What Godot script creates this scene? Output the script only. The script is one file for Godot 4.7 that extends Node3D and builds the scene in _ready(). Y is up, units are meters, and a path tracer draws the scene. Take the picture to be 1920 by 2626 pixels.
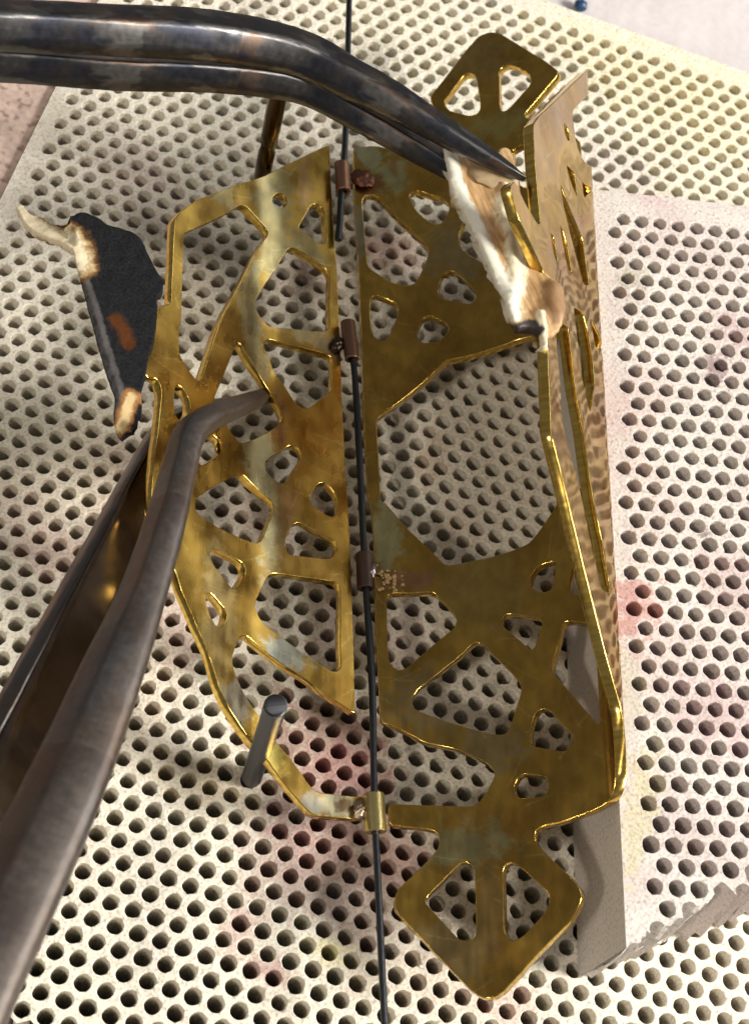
extends Node3D

const MM := 0.001   # everything below is laid out in millimetres: x along the board, y towards the viewer, h above the board
const SHEET := 1.0  # thickness of the etched brass

var rng := RandomNumberGenerator.new()
var fine := FastNoiseLite.new()
var rough := FastNoiseLite.new()
var cloudy := FastNoiseLite.new()


func _ready() -> void:
	rng.seed = 7
	fine.seed = 11
	fine.frequency = 1.0
	fine.fractal_octaves = 3
	rough.seed = 23
	rough.frequency = 1.0
	rough.fractal_octaves = 4
	cloudy.seed = 5
	cloudy.frequency = 1.0
	cloudy.fractal_octaves = 2

	# ---------------------------------------------------------------- camera, surroundings, lamps
	var cam := Camera3D.new()
	cam.name = "camera"
	cam.fov = 33.72
	cam.near = 0.02
	cam.far = 5.0
	add_child(cam)
	cam.transform = Transform3D(Basis(Vector3(0.945179, 0.188171, -0.266885), Vector3(-0.323766, 0.433464, -0.841003), Vector3(-0.042568, 0.881306, 0.470624)), Vector3(7.267239, 143.163012, 31.520435) * MM)
	var env := Environment.new()
	env.background_mode = Environment.BG_COLOR
	env.background_color = Color(0.15, 0.145, 0.135).linear_to_srgb()
	env.tonemap_mode = Environment.TONE_MAPPER_LINEAR
	env.tonemap_exposure = 1.06
	env.sdfgi_enabled = true
	env.ssao_enabled = true
	env.ssil_enabled = true
	var world := WorldEnvironment.new()
	world.name = "world_environment"
	world.environment = env
	var lens := CameraAttributesPhysical.new()
	lens.frustum_focal_length = 50.0
	lens.exposure_aperture = 60.0
	lens.frustum_focus_distance = 0.150
	world.camera_attributes = lens
	add_child(world)
	# a bench lamp to the right, an added soft light beyond the far right corner for the crease highlight, a small lamp at the near left, and a ceiling fitting
	area_lamp("bench_lamp", Vector3(0.40, 0.285, -0.03), Vector3(0.012, 0.0, -0.045), Vector2(0.16, 0.12), Color(1.0, 0.98, 0.94), 0.42)
	area_lamp("crease_fill_light", Vector3(0.37, 0.31, -0.44), Vector3(0.012, 0.0, -0.045), Vector2(0.26, 0.22), Color(0.95, 0.98, 1.0), 0.075)
	area_lamp("desk_lamp", Vector3(-0.15, 0.29, 0.20), Vector3(0.012, 0.0, -0.045), Vector2(0.04, 0.04), Color(1.0, 0.95, 0.88), 0.050)
	area_lamp("ceiling_lamp", Vector3(0.02, 0.75, 0.06), Vector3(0.012, 0.0, -0.045), Vector2(0.10, 0.10), Color(1.0, 0.97, 0.93), 0.03)

	build_bench()
	build_boards()
	build_left_panel()
	build_right_panel()
	build_rods_and_pins()
	build_scraps()
	build_tweezers()


func area_lamp(called: String, from: Vector3, to: Vector3, size: Vector2, tint: Color, energy: float) -> void:
	var l := AreaLight3D.new()
	l.name = called
	l.area_size = size
	l.light_color = tint
	l.light_energy = energy
	l.shadow_enabled = true
	add_child(l)
	l.look_at_from_position(from, to, Vector3(0.0, 1.0, 0.01).normalized())


# -------------------------------------------------------------------------------------------- helpers

func world_of(v: Vector3) -> Vector3:   # (x, y, height) in mm to metres, y up
	return Vector3(v.x, v.z, v.y) * MM


func tag(o: Node3D, label: String, category: String, group := "") -> void:
	o.set_meta("label", label)
	o.set_meta("category", category)
	if group:
		o.set_meta("group", group)


func thing(called: String, label: String, category: String, at: Vector3, group := "") -> Node3D:
	var o := Node3D.new()
	o.name = called
	add_child(o, true)
	o.position = world_of(at)
	tag(o, label, category, group)
	return o


func put(called: String, m: Mesh, mat: Material, parent: Node3D = self) -> MeshInstance3D:
	var o := MeshInstance3D.new()
	o.name = called
	o.mesh = m
	o.material_override = mat
	parent.add_child(o, true)
	if parent != self:
		o.position = -parent.position   # the meshes are laid out in the scene's own millimetres
	return o


func ceramic_noise(x: float, y: float) -> float:
	return rough.get_noise_2d(x, y)


class Soup:   # a heap of triangles with normals and two sets of uv
	var v := PackedVector3Array()
	var n := PackedVector3Array()
	var uv := PackedVector2Array()
	var uv2 := PackedVector2Array()

	func tri(a: Vector3, b: Vector3, c: Vector3, na: Vector3, nb: Vector3, nc: Vector3, ta := Vector2.ZERO, tb := Vector2.ZERO, tc := Vector2.ZERO, sa := Vector2.ZERO, sb := Vector2.ZERO, sc := Vector2.ZERO) -> void:
		if (b - a).cross(c - a).dot(na + nb + nc) > 0.0:   # front faces run clockwise
			v.append_array([a, c, b])
			n.append_array([na, nc, nb])
			uv.append_array([ta, tc, tb])
			uv2.append_array([sa, sc, sb])
		else:
			v.append_array([a, b, c])
			n.append_array([na, nb, nc])
			uv.append_array([ta, tb, tc])
			uv2.append_array([sa, sb, sc])

	func quad(a: Vector3, b: Vector3, c: Vector3, d: Vector3, na: Vector3, nb: Vector3, nc: Vector3, nd: Vector3, ta := Vector2.ZERO, tb := Vector2.ZERO, tc := Vector2.ZERO, td := Vector2.ZERO, sa := Vector2.ZERO) -> void:
		tri(a, b, c, na, nb, nc, ta, tb, tc, sa, sa, sa)
		tri(a, c, d, na, nc, nd, ta, tc, td, sa, sa, sa)

	func mesh() -> ArrayMesh:
		var arrays := []
		arrays.resize(Mesh.ARRAY_MAX)
		arrays[Mesh.ARRAY_VERTEX] = v
		arrays[Mesh.ARRAY_NORMAL] = n
		arrays[Mesh.ARRAY_TEX_UV] = uv
		arrays[Mesh.ARRAY_TEX_UV2] = uv2
		var m := ArrayMesh.new()
		m.add_surface_from_arrays(Mesh.PRIMITIVE_TRIANGLES, arrays)
		return m


func round_loop(loop: PackedVector2Array, reach: float, spacing: float) -> PackedVector2Array:   # corners rounded, then even steps
	var n := loop.size()
	var soft := PackedVector2Array()
	for i in n:
		var p := loop[i]
		var a := loop[(i + n - 1) % n]
		var b := loop[(i + 1) % n]
		var da := minf(reach, p.distance_to(a) * 0.45)
		var db := minf(reach, p.distance_to(b) * 0.45)
		var pa := p + (a - p).normalized() * da
		var pb := p + (b - p).normalized() * db
		for k in 5:
			var t := k / 4.0
			soft.append(pa.lerp(p, t).lerp(p.lerp(pb, t), t))
	var out := PackedVector2Array()
	var m := soft.size()
	var carry := 0.0
	for i in m:
		var p := soft[i]
		var q := soft[(i + 1) % m]
		var d := p.distance_to(q)
		while carry < d:
			out.append(p.lerp(q, carry / d))
			carry += spacing
		carry -= d
	if out.size() > 3 and out[0].distance_to(out[out.size() - 1]) < spacing * 0.5:
		out.remove_at(out.size() - 1)
	return out


func turned(loop: PackedVector2Array, anticlockwise: bool) -> PackedVector2Array:
	var sum := 0.0
	for i in loop.size():
		sum += loop[i].cross(loop[(i + 1) % loop.size()])
	var out := loop.duplicate()
	if (sum > 0.0) != anticlockwise:
		out.reverse()
	return out


# A sheet of some thickness: an outline with holes in its own flat coordinates, laid onto a curved surface by place(Vector2) -> [position, normal] in mm.
# The edges are eased. sort(Vector2) says to which part a spot belongs; one mesh is returned for each part.
func sheet(outline: PackedVector2Array, holes: Array, place: Callable, thick: float, sort: Callable, parts: int, uv_of: Callable, spacing := 0.36, grid := 0.9, ease := 0.07, wobble := 0.02, extra := PackedVector2Array(), reach := 0.4, filed := 0.0) -> Array:
	var loops := [turned(round_loop(outline, reach, spacing), true)]
	for h in holes:
		loops.append(turned(round_loop(h, reach, spacing), false))
	var pts := PackedVector2Array()
	var outer := PackedVector2Array()
	var spans := []
	var inner_loops := []
	for loop: PackedVector2Array in loops:
		var first := pts.size()
		var n := loop.size()
		var inside := PackedVector2Array()
		for i in n:
			var d := (loop[(i + 1) % n] - loop[(i + n - 1) % n]).normalized()
			var q := loop[i] + Vector2(-d.y, d.x) * wobble * fine.get_noise_2d(loop[i].x * 2.3, loop[i].y * 2.3)
			outer.append(q)
			var p := q + Vector2(-d.y, d.x) * ease * (1.0 + 0.5 * fine.get_noise_2d(q.x * 1.7 + 90.0, q.y * 1.7))
			inside.append(p)
			pts.append(p)
		spans.append([first, n])
		inner_loops.append(inside)
	# inner points, kept away from every edge by means of a coarse grid of edge points
	var near := {}
	for p in pts:
		var key := Vector2i((p / grid).floor())
		if not near.has(key):
			near[key] = PackedVector2Array()
		near[key].append(p)
	var lo := outline[0]
	var hi := outline[0]
	for p in outline:
		lo = lo.min(p)
		hi = hi.max(p)
	var candidates := extra.duplicate()
	var row := 0
	var y := lo.y
	while y < hi.y:
		var x := lo.x + (row % 2) * grid * 0.5
		while x < hi.x:
			candidates.append(Vector2(x + rng.randf_range(-0.1, 0.1) * grid, y + rng.randf_range(-0.1, 0.1) * grid))
			x += grid
		y += grid * 0.866
		row += 1
	for p in candidates:
		if not Geometry2D.is_point_in_polygon(p, inner_loops[0]):
			continue
		var fits := true
		for k in range(1, inner_loops.size()):
			if Geometry2D.is_point_in_polygon(p, inner_loops[k]):
				fits = false
				break
		if not fits:
			continue
		var key := Vector2i((p / grid).floor())
		for dx in [-1, 0, 1]:
			for dy in [-1, 0, 1]:
				for q: Vector2 in near.get(key + Vector2i(dx, dy), PackedVector2Array()):
					if q.distance_squared_to(p) < spacing * spacing * 0.6:
						fits = false
		if fits:
			pts.append(p)
	var shaken := PackedVector2Array()   # evenly spaced points lie on common circles, which the triangulation dislikes
	for p in pts:
		shaken.append(p + Vector2(rng.randf_range(-1, 1), rng.randf_range(-1, 1)) * 0.006)
	var index := Geometry2D.triangulate_delaunay(shaken)
	var top := PackedVector3Array()
	var under := PackedVector3Array()
	var up := PackedVector3Array()
	var uvs := PackedVector2Array()
	for p in pts:
		var s: Array = place.call(p)
		top.append(world_of(s[0]))
		up.append(Vector3(s[1].x, s[1].z, s[1].y))
		under.append(world_of(s[0] - s[1] * thick))
		uvs.append(uv_of.call(p))
	var heaps: Array[Soup] = []
	for k in parts:
		heaps.append(Soup.new())
	var shared := {}   # how many of the kept triangles meet at each side
	var kept := PackedInt32Array()
	for t in range(0, index.size(), 3):
		var a := index[t]
		var b := index[t + 1]
		var c := index[t + 2]
		var mid := (pts[a] + pts[b] + pts[c]) / 3.0
		if not Geometry2D.is_point_in_polygon(mid, inner_loops[0]):
			continue
		var fits := true
		for k in range(1, inner_loops.size()):
			if Geometry2D.is_point_in_polygon(mid, inner_loops[k]):
				fits = false
				break
		if not fits:
			continue
		kept.append_array([a, b, c])
		for e in [Vector2i(a, b), Vector2i(b, c), Vector2i(c, a)]:
			var key := Vector2i(mini(e.x, e.y), maxi(e.x, e.y))
			shared[key] = shared.get(key, 0) + 1
	for span in spans:   # an edge of the outline that the triangulation cut across gets its triangle back
		for i in span[1]:
			var a: int = span[0] + i
			var b: int = span[0] + (i + 1) % span[1]
			if shared.has(Vector2i(mini(a, b), maxi(a, b))):
				continue
			for key: Vector2i in shared:
				var c := key.y if key.x == a else key.x
				if (key.x == a or key.y == a) and shared[key] == 1 and shared.get(Vector2i(mini(b, c), maxi(b, c)), 0) == 1:
					kept.append_array([a, b, c])
					break
	for t in range(0, kept.size(), 3):
		var a := kept[t]
		var b := kept[t + 1]
		var c := kept[t + 2]
		var heap: Soup = heaps[sort.call((pts[a] + pts[b] + pts[c]) / 3.0)]
		heap.tri(top[a], top[b], top[c], up[a], up[b], up[c], uvs[a], uvs[b], uvs[c])
		heap.tri(under[a], under[b], under[c], -up[a], -up[b], -up[c], uvs[a], uvs[b], uvs[c])
	for span in spans:
		var first: int = span[0]
		var n: int = span[1]
		for i in n:
			var a := first + i
			var b := first + (i + 1) % n
			var heap: Soup = heaps[sort.call((pts[a] + pts[b]) * 0.5)]
			var sa: Array = place.call(outer[a])
			var sb: Array = place.call(outer[b])
			var oa := world_of(sa[0])
			var ob := world_of(sb[0])
			var ha := (oa - top[a] - up[a] * (oa - top[a]).dot(up[a])).normalized()
			var hb := (ob - top[b] - up[b] * (ob - top[b]).dot(up[b])).normalized()
			var a1 := oa - up[a] * ease * MM
			var b1 := ob - up[b] * ease * MM
			var a2 := oa - up[a] * (thick - ease) * MM
			var b2 := ob - up[b] * (thick - ease) * MM
			var ua := uvs[a]
			var ub := uvs[b]
			if filed > 0.0:   # edges bare from the file take their colour from the last rows of the texture
				ua = Vector2(fposmod(i * 0.0031, 0.9) + 0.01, filed)
				ub = ua + Vector2(0.0031, 0.0)
			heap.quad(top[a], top[b], b1, a1, up[a], up[b], (hb + up[b] * 0.25).normalized(), (ha + up[a] * 0.25).normalized(), ua, ub, ub, ua)
			heap.quad(a1, b1, b2, a2, (ha + up[a] * 0.25).normalized(), (hb + up[b] * 0.25).normalized(), (hb - up[b] * 0.25).normalized(), (ha - up[a] * 0.25).normalized(), ua, ub, ub + Vector2(0.0, 0.012), ua + Vector2(0.0, 0.012))
			heap.quad(a2, b2, under[b], under[a], (ha - up[a] * 0.25).normalized(), (hb - up[b] * 0.25).normalized(), -up[b], -up[a], ua, ub, ub, ua)
	var out := []
	for heap in heaps:
		out.append(heap.mesh() if heap.v.size() else null)
	return out


# A bar swept along stations [centre (mm), width (mm), thickness (mm)]; the width lies level across the path. profile: closed outline, u across -1..1, w up -1..1.
func sweep(stations: Array, profile: PackedVector2Array, steps := 6, rough_mm := 0.0, roll := 0.0) -> ArrayMesh:
	var mid := PackedVector3Array()
	var wide := PackedFloat32Array()
	var tall := PackedFloat32Array()
	var n := stations.size()
	for i in n - 1:
		var i0 := maxi(i - 1, 0)
		var i3 := mini(i + 2, n - 1)
		for k in steps + (1 if i == n - 2 else 0):
			var t := k / float(steps)
			mid.append(stations[i][0].cubic_interpolate(stations[i + 1][0], stations[i0][0], stations[i3][0], t))
			wide.append(cubic_interpolate(stations[i][1], stations[i + 1][1], stations[i0][1], stations[i3][1], t))
			tall.append(lerpf(stations[i][2], stations[i + 1][2], t))
	var rings := []
	var normals := []
	var count := profile.size()
	var along := PackedFloat32Array([0.0])
	for i in mid.size():
		var dir := (mid[mini(i + 1, mid.size() - 1)] - mid[maxi(i - 1, 0)]).normalized()
		var side := dir.cross(Vector3(0, 0, 1)).normalized().rotated(dir, roll)
		var over := side.cross(dir).normalized()
		if over.z < 0.0:
			over = -over
		var ring := PackedVector3Array()
		for k in count:
			var p := profile[k]
			var q := mid[i] + side * p.x * wide[i] * 0.5 + over * p.y * tall[i] * 0.5
			q += (side * p.x + over * p.y).normalized() * rough_mm * fine.get_noise_3d(q.x * 0.9, q.y * 0.9, q.z * 0.9)
			ring.append(world_of(q))
		rings.append(ring)
		if i:
			along.append(along[i - 1] + mid[i].distance_to(mid[i - 1]))
	for i in mid.size():
		var ns := PackedVector3Array()
		for k in count:
			var du: Vector3 = rings[i][(k + 1) % count] - rings[i][(k + count - 1) % count]
			var dv: Vector3 = rings[mini(i + 1, mid.size() - 1)][k] - rings[maxi(i - 1, 0)][k]
			var nn := du.cross(dv).normalized()
			if nn.dot(rings[i][k] - world_of(mid[i])) < 0.0:
				nn = -nn
			ns.append(nn)
		normals.append(ns)
	var heap := Soup.new()
	for i in mid.size() - 1:
		for k in count:
			var k2 := (k + 1) % count
			var u0 := k / float(count)
			var u1 := (k + 1) / float(count)
			heap.quad(rings[i][k], rings[i][k2], rings[i + 1][k2], rings[i + 1][k], normals[i][k], normals[i][k2], normals[i + 1][k2], normals[i + 1][k], Vector2(u0, along[i] * 0.04), Vector2(u1, along[i] * 0.04), Vector2(u1, along[i + 1] * 0.04), Vector2(u0, along[i + 1] * 0.04))
	for end in [0, mid.size() - 1]:
		var c := world_of(mid[end])
		var nn := (c - world_of(mid[1 if end == 0 else end - 1])).normalized()
		for k in count:
			heap.tri(c, rings[end][k], rings[end][(k + 1) % count], nn, nn, nn, Vector2(0.5, along[end] * 0.04), Vector2(0.52, along[end] * 0.04), Vector2(0.5, along[end] * 0.04 + 0.02))
	return heap.mesh()


func oval(points: int, power: float) -> PackedVector2Array:   # power 2 is an ellipse, more is boxier
	var out := PackedVector2Array()
	for k in points:
		var a := TAU * k / points
		var c := cos(a)
		var s := sin(a)
		out.append(Vector2(signf(c) * pow(absf(c), 2.0 / power), signf(s) * pow(absf(s), 2.0 / power)))
	return out


func lump(at: Vector3, size: Vector3, uneven: float, pitch: float, seed_at: float, heap: Soup = null) -> Soup:   # a knobbly rounded blob, sizes are radii in mm
	if heap == null:
		heap = Soup.new()
	var rows := 14
	var cols := 22
	var grid := []
	for i in rows + 1:
		var line := PackedVector3Array()
		for k in cols + 1:
			var a := PI * i / rows
			var b := TAU * (k % cols) / cols
			var d := Vector3(sin(a) * cos(b), sin(a) * sin(b), cos(a))
			var r := 1.0 + uneven * rough.get_noise_3d(d.x * pitch + seed_at, d.y * pitch, d.z * pitch)
			line.append(world_of(at + d * size * r))
		grid.append(line)
	var normal_at := func(i: int, k: int) -> Vector3:
		var du: Vector3 = grid[i][(k + 1) % cols] - grid[i][(k + cols - 1) % cols]
		var dv: Vector3 = grid[mini(i + 1, rows)][k] - grid[maxi(i - 1, 0)][k]
		var nn := du.cross(dv).normalized()
		var out_dir: Vector3 = (grid[i][k] - world_of(at)).normalized()
		if nn.length() < 0.5:
			return out_dir
		return nn if nn.dot(out_dir) > 0.0 else -nn
	for i in rows:
		for k in cols:
			var n00: Vector3 = normal_at.call(i, k)
			var n01: Vector3 = normal_at.call(i, (k + 1) % cols)
			var n10: Vector3 = normal_at.call(i + 1, k)
			var n11: Vector3 = normal_at.call(i + 1, (k + 1) % cols)
			heap.quad(grid[i][k], grid[i][k + 1], grid[i + 1][k + 1], grid[i + 1][k], n00, n01, n11, n10, Vector2(k / float(cols), i / float(rows)), Vector2((k + 1) / float(cols), i / float(rows)), Vector2((k + 1) / float(cols), (i + 1) / float(rows)), Vector2(k / float(cols), (i + 1) / float(rows)))
	return heap


func tube(from: Vector3, to: Vector3, outer_r: float, inner_r: float, wear := 0.03) -> ArrayMesh:   # a hollow collar with eased ends
	var heap := Soup.new()
	var dir := (to - from).normalized()
	var side := dir.cross(Vector3(0, 0, 1)).normalized()
	var over := side.cross(dir)
	var long := from.distance_to(to)
	var outline := [[inner_r, 0.0], [outer_r - 0.06, 0.0], [outer_r, 0.06], [outer_r, long * 0.35], [outer_r, long * 0.7], [outer_r, long - 0.06], [outer_r - 0.06, long], [inner_r, long], [inner_r, 0.0]]
	var turns := 28
	for j in outline.size() - 1:
		var p: Array = outline[j]
		var q: Array = outline[j + 1]
		var nr: float = q[1] - p[1]
		var nz: float = p[0] - q[0]
		for k in turns:
			var quad := []
			var ns := []
			for e in [[p, k], [p, k + 1], [q, k + 1], [q, k]]:
				var a: float = TAU * (e[1] % turns) / turns
				var radial: Vector3 = side * cos(a) + over * sin(a)
				var r: float = e[0][0] * (1.0 + wear * fine.get_noise_3d(cos(a) * 1.3, sin(a) * 1.3, e[0][1] * 1.1 + from.x))
				quad.append(world_of(from + dir * e[0][1] + radial * r))
				var nn := (radial * nr + dir * nz).normalized()
				ns.append(Vector3(nn.x, nn.z, nn.y))
			heap.quad(quad[0], quad[1], quad[2], quad[3], ns[0], ns[1], ns[2], ns[3], Vector2(k / float(turns), j * 0.1), Vector2((k + 1) / float(turns), j * 0.1), Vector2((k + 1) / float(turns), j * 0.1 + 0.1), Vector2(k / float(turns), j * 0.1 + 0.1))
	return heap.mesh()


func paint(w: int, h: int, color_at: Callable, spots := [], lo := Vector2.ZERO, hi := Vector2.ONE, ragged := 0.8) -> ImageTexture:
	return ImageTexture.create_from_image(paint_image(w, h, color_at, spots, lo, hi, ragged))


# color_at(u, v) gives a linear colour, its alpha a factor for the grain that lies over everything.
# spots: [centre, radius along x, radius along y, colour, strength]; matter with a ragged outline.
func paint_image(w: int, h: int, color_at: Callable, spots := [], lo := Vector2.ZERO, hi := Vector2.ONE, ragged := 0.8) -> Image:
	var cs := PackedColorArray()
	cs.resize(w * h)
	for y in h:
		for x in w:
			cs[y * w + x] = color_at.call((x + 0.5) / w, (y + 0.5) / h)
	var step := (hi - lo) / Vector2(w, h)
	for s in spots:
		var c: Vector2 = s[0]
		var rx: float = s[1]
		var ry: float = s[2]
		for y in range(maxi(0, int((c.y - ry * 1.6 - lo.y) / step.y)), mini(h, int((c.y + ry * 1.6 - lo.y) / step.y))):
			for x in range(maxi(0, int((c.x - rx * 1.6 - lo.x) / step.x)), mini(w, int((c.x + rx * 1.6 - lo.x) / step.x))):
				var p := lo + Vector2(x + 0.5, y + 0.5) * step
				var r := Vector2((p.x - c.x) / rx, (p.y - c.y) / ry).length()
				if r < 1.6:
					r += ragged * (rough.get_noise_2d(p.x * 0.55 + c.x * 3.0, p.y * 0.55) + 0.6 * rough.get_noise_2d(p.x * 2.1, p.y * 2.1 + c.y))
					var k: float = s[4] * (1.0 - smoothstep(0.5, 1.0, r))
					if k > 0.0:
						var was := cs[y * w + x]
						var now := was.lerp(s[3], k)
						now.a = was.a
						cs[y * w + x] = now
	var bytes := PackedByteArray()
	bytes.resize(w * h * 3)
	for i in w * h:
		var c := cs[i]
		c = Color(c.r * c.a, c.g * c.a, c.b * c.a).linear_to_srgb()
		bytes[i * 3] = clampi(int(c.r * 255.0), 0, 255)
		bytes[i * 3 + 1] = clampi(int(c.g * 255.0), 0, 255)
		bytes[i * 3 + 2] = clampi(int(c.b * 255.0), 0, 255)
	return Image.create_from_data(w, h, false, Image.FORMAT_RGB8, bytes)


func noise_texture(seed_is: int, frequency: float, octaves: int, side: int, normal := false, strength := 4.0) -> NoiseTexture2D:
	var n := FastNoiseLite.new()
	n.seed = seed_is
	n.frequency = frequency
	n.fractal_octaves = octaves
	var t := NoiseTexture2D.new()
	t.width = side
	t.height = side
	t.seamless = true
	t.as_normal_map = normal
	t.bump_strength = strength
	t.noise = n
	return t


# -------------------------------------------------------------------------------------------- setting and boards

func build_bench() -> void:
	var tex := paint(400, 400, func(u: float, v: float) -> Color:
		var p := Vector2(u * 200.0 - 80.0, v * 200.0 - 170.0)
		var streak := rough.get_noise_2d(p.x * 0.35 + 7.0, p.y * 0.09)
		var blot := rough.get_noise_2d(p.x * 0.16, p.y * 0.16 + 40.0)
		var grain := rough.get_noise_2d(p.x * 1.4, p.y * 1.4)
		var brown := Color(0.58, 0.455, 0.395) * (1.0 + 0.35 * blot + 0.22 * grain)
		var pale := Color(0.60, 0.555, 0.565) * (1.0 + 0.10 * streak + 0.12 * grain)
		var split := smoothstep(-0.12, 0.12, (p.x + 12.0) / 40.0 + 0.35 * blot)
		var c := brown.lerp(pale, split)
		c.a = 1.0
		return c)
	var m := StandardMaterial3D.new()
	m.albedo_texture = tex
	m.roughness = 0.75
	var plane := Soup.new()
	var up := Vector3.UP
	var a := world_of(Vector3(-80, -170, -13.2))
	var b := world_of(Vector3(120, -170, -13.2))
	var c := world_of(Vector3(120, 30, -13.2))
	var d := world_of(Vector3(-80, 30, -13.2))
	plane.quad(a, b, c, d, up, up, up, up, Vector2(0, 0), Vector2(1, 0), Vector2(1, 1), Vector2(0, 1))
	var o := put("tabletop", plane.mesh(), m)
	o.set_meta("kind", "structure")
	o.set_meta("label", "mottled brown and pale tabletop under the ceramic boards")
	var fired := paint(160, 400, func(u: float, v: float) -> Color:
		var p := Vector2(u * 32.0, v * 80.0)
		var shade := Color(0.60, 0.45, 0.385) * (1.0 + 0.30 * rough.get_noise_2d(p.x * 0.25 + 70.0, p.y * 0.25) + 0.28 * rough.get_noise_2d(p.x * 1.1, p.y * 1.1 + 9.0))
		shade = shade.lerp(Color(0.26, 0.16, 0.13), 0.8 * smoothstep(0.22, 0.45, rough.get_noise_2d(p.x * 0.7 + 20.0, p.y * 0.7)))
		shade.a = 1.0
		return shade)
	var brick_cast := StandardMaterial3D.new()
	brick_cast.albedo_texture = fired
	brick_cast.roughness = 0.9
	brick_cast.heightmap_enabled = true
	brick_cast.heightmap_texture = noise_texture(91, 0.06, 4, 256)
	brick_cast.heightmap_scale = 0.004
	var body := Soup.new()
	var q := [Vector2(-62, -112), Vector2(-31.5, -112), Vector2(-31.45, -75), Vector2(-31.5, -38), Vector2(-62, -38)]
	for k in 3:
		var tri_of: Array = [[0, 1, 2], [0, 2, 3], [0, 3, 4]][k]
		var at := []
		for i in tri_of:
			at.append(Vector3(q[i].x, -0.7, q[i].y) * MM)
		body.tri(at[0], at[1], at[2], up, up, up, (q[tri_of[0]] - q[0]) / Vector2(32, 80), (q[tri_of[1]] - q[0]) / Vector2(32, 80), (q[tri_of[2]] - q[0]) / Vector2(32, 80))
	slab_side(body, turned(PackedVector2Array(q), true), true, -0.7, 12.4, Rect2(0, 0, 1, 1))
	var brick := put("firebrick", body.mesh(), brick_cast)
	tag(brick, "mottled pinkish brown firebrick lying against the left edge of the large board", "brick")
	var blue := StandardMaterial3D.new()
	blue.albedo_color = Color(0.012, 0.05, 0.12).linear_to_srgb()
	blue.roughness = 0.4
	var s := put("blue_bead", lump(Vector3(20.21, -129.59, -12.20), Vector3(0.85, 0.75, 0.8), 0.25, 1.5, 3.0).mesh(), blue)
	tag(s, "small dark blue blob on the tabletop behind the far edge of the board", "bead")


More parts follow.
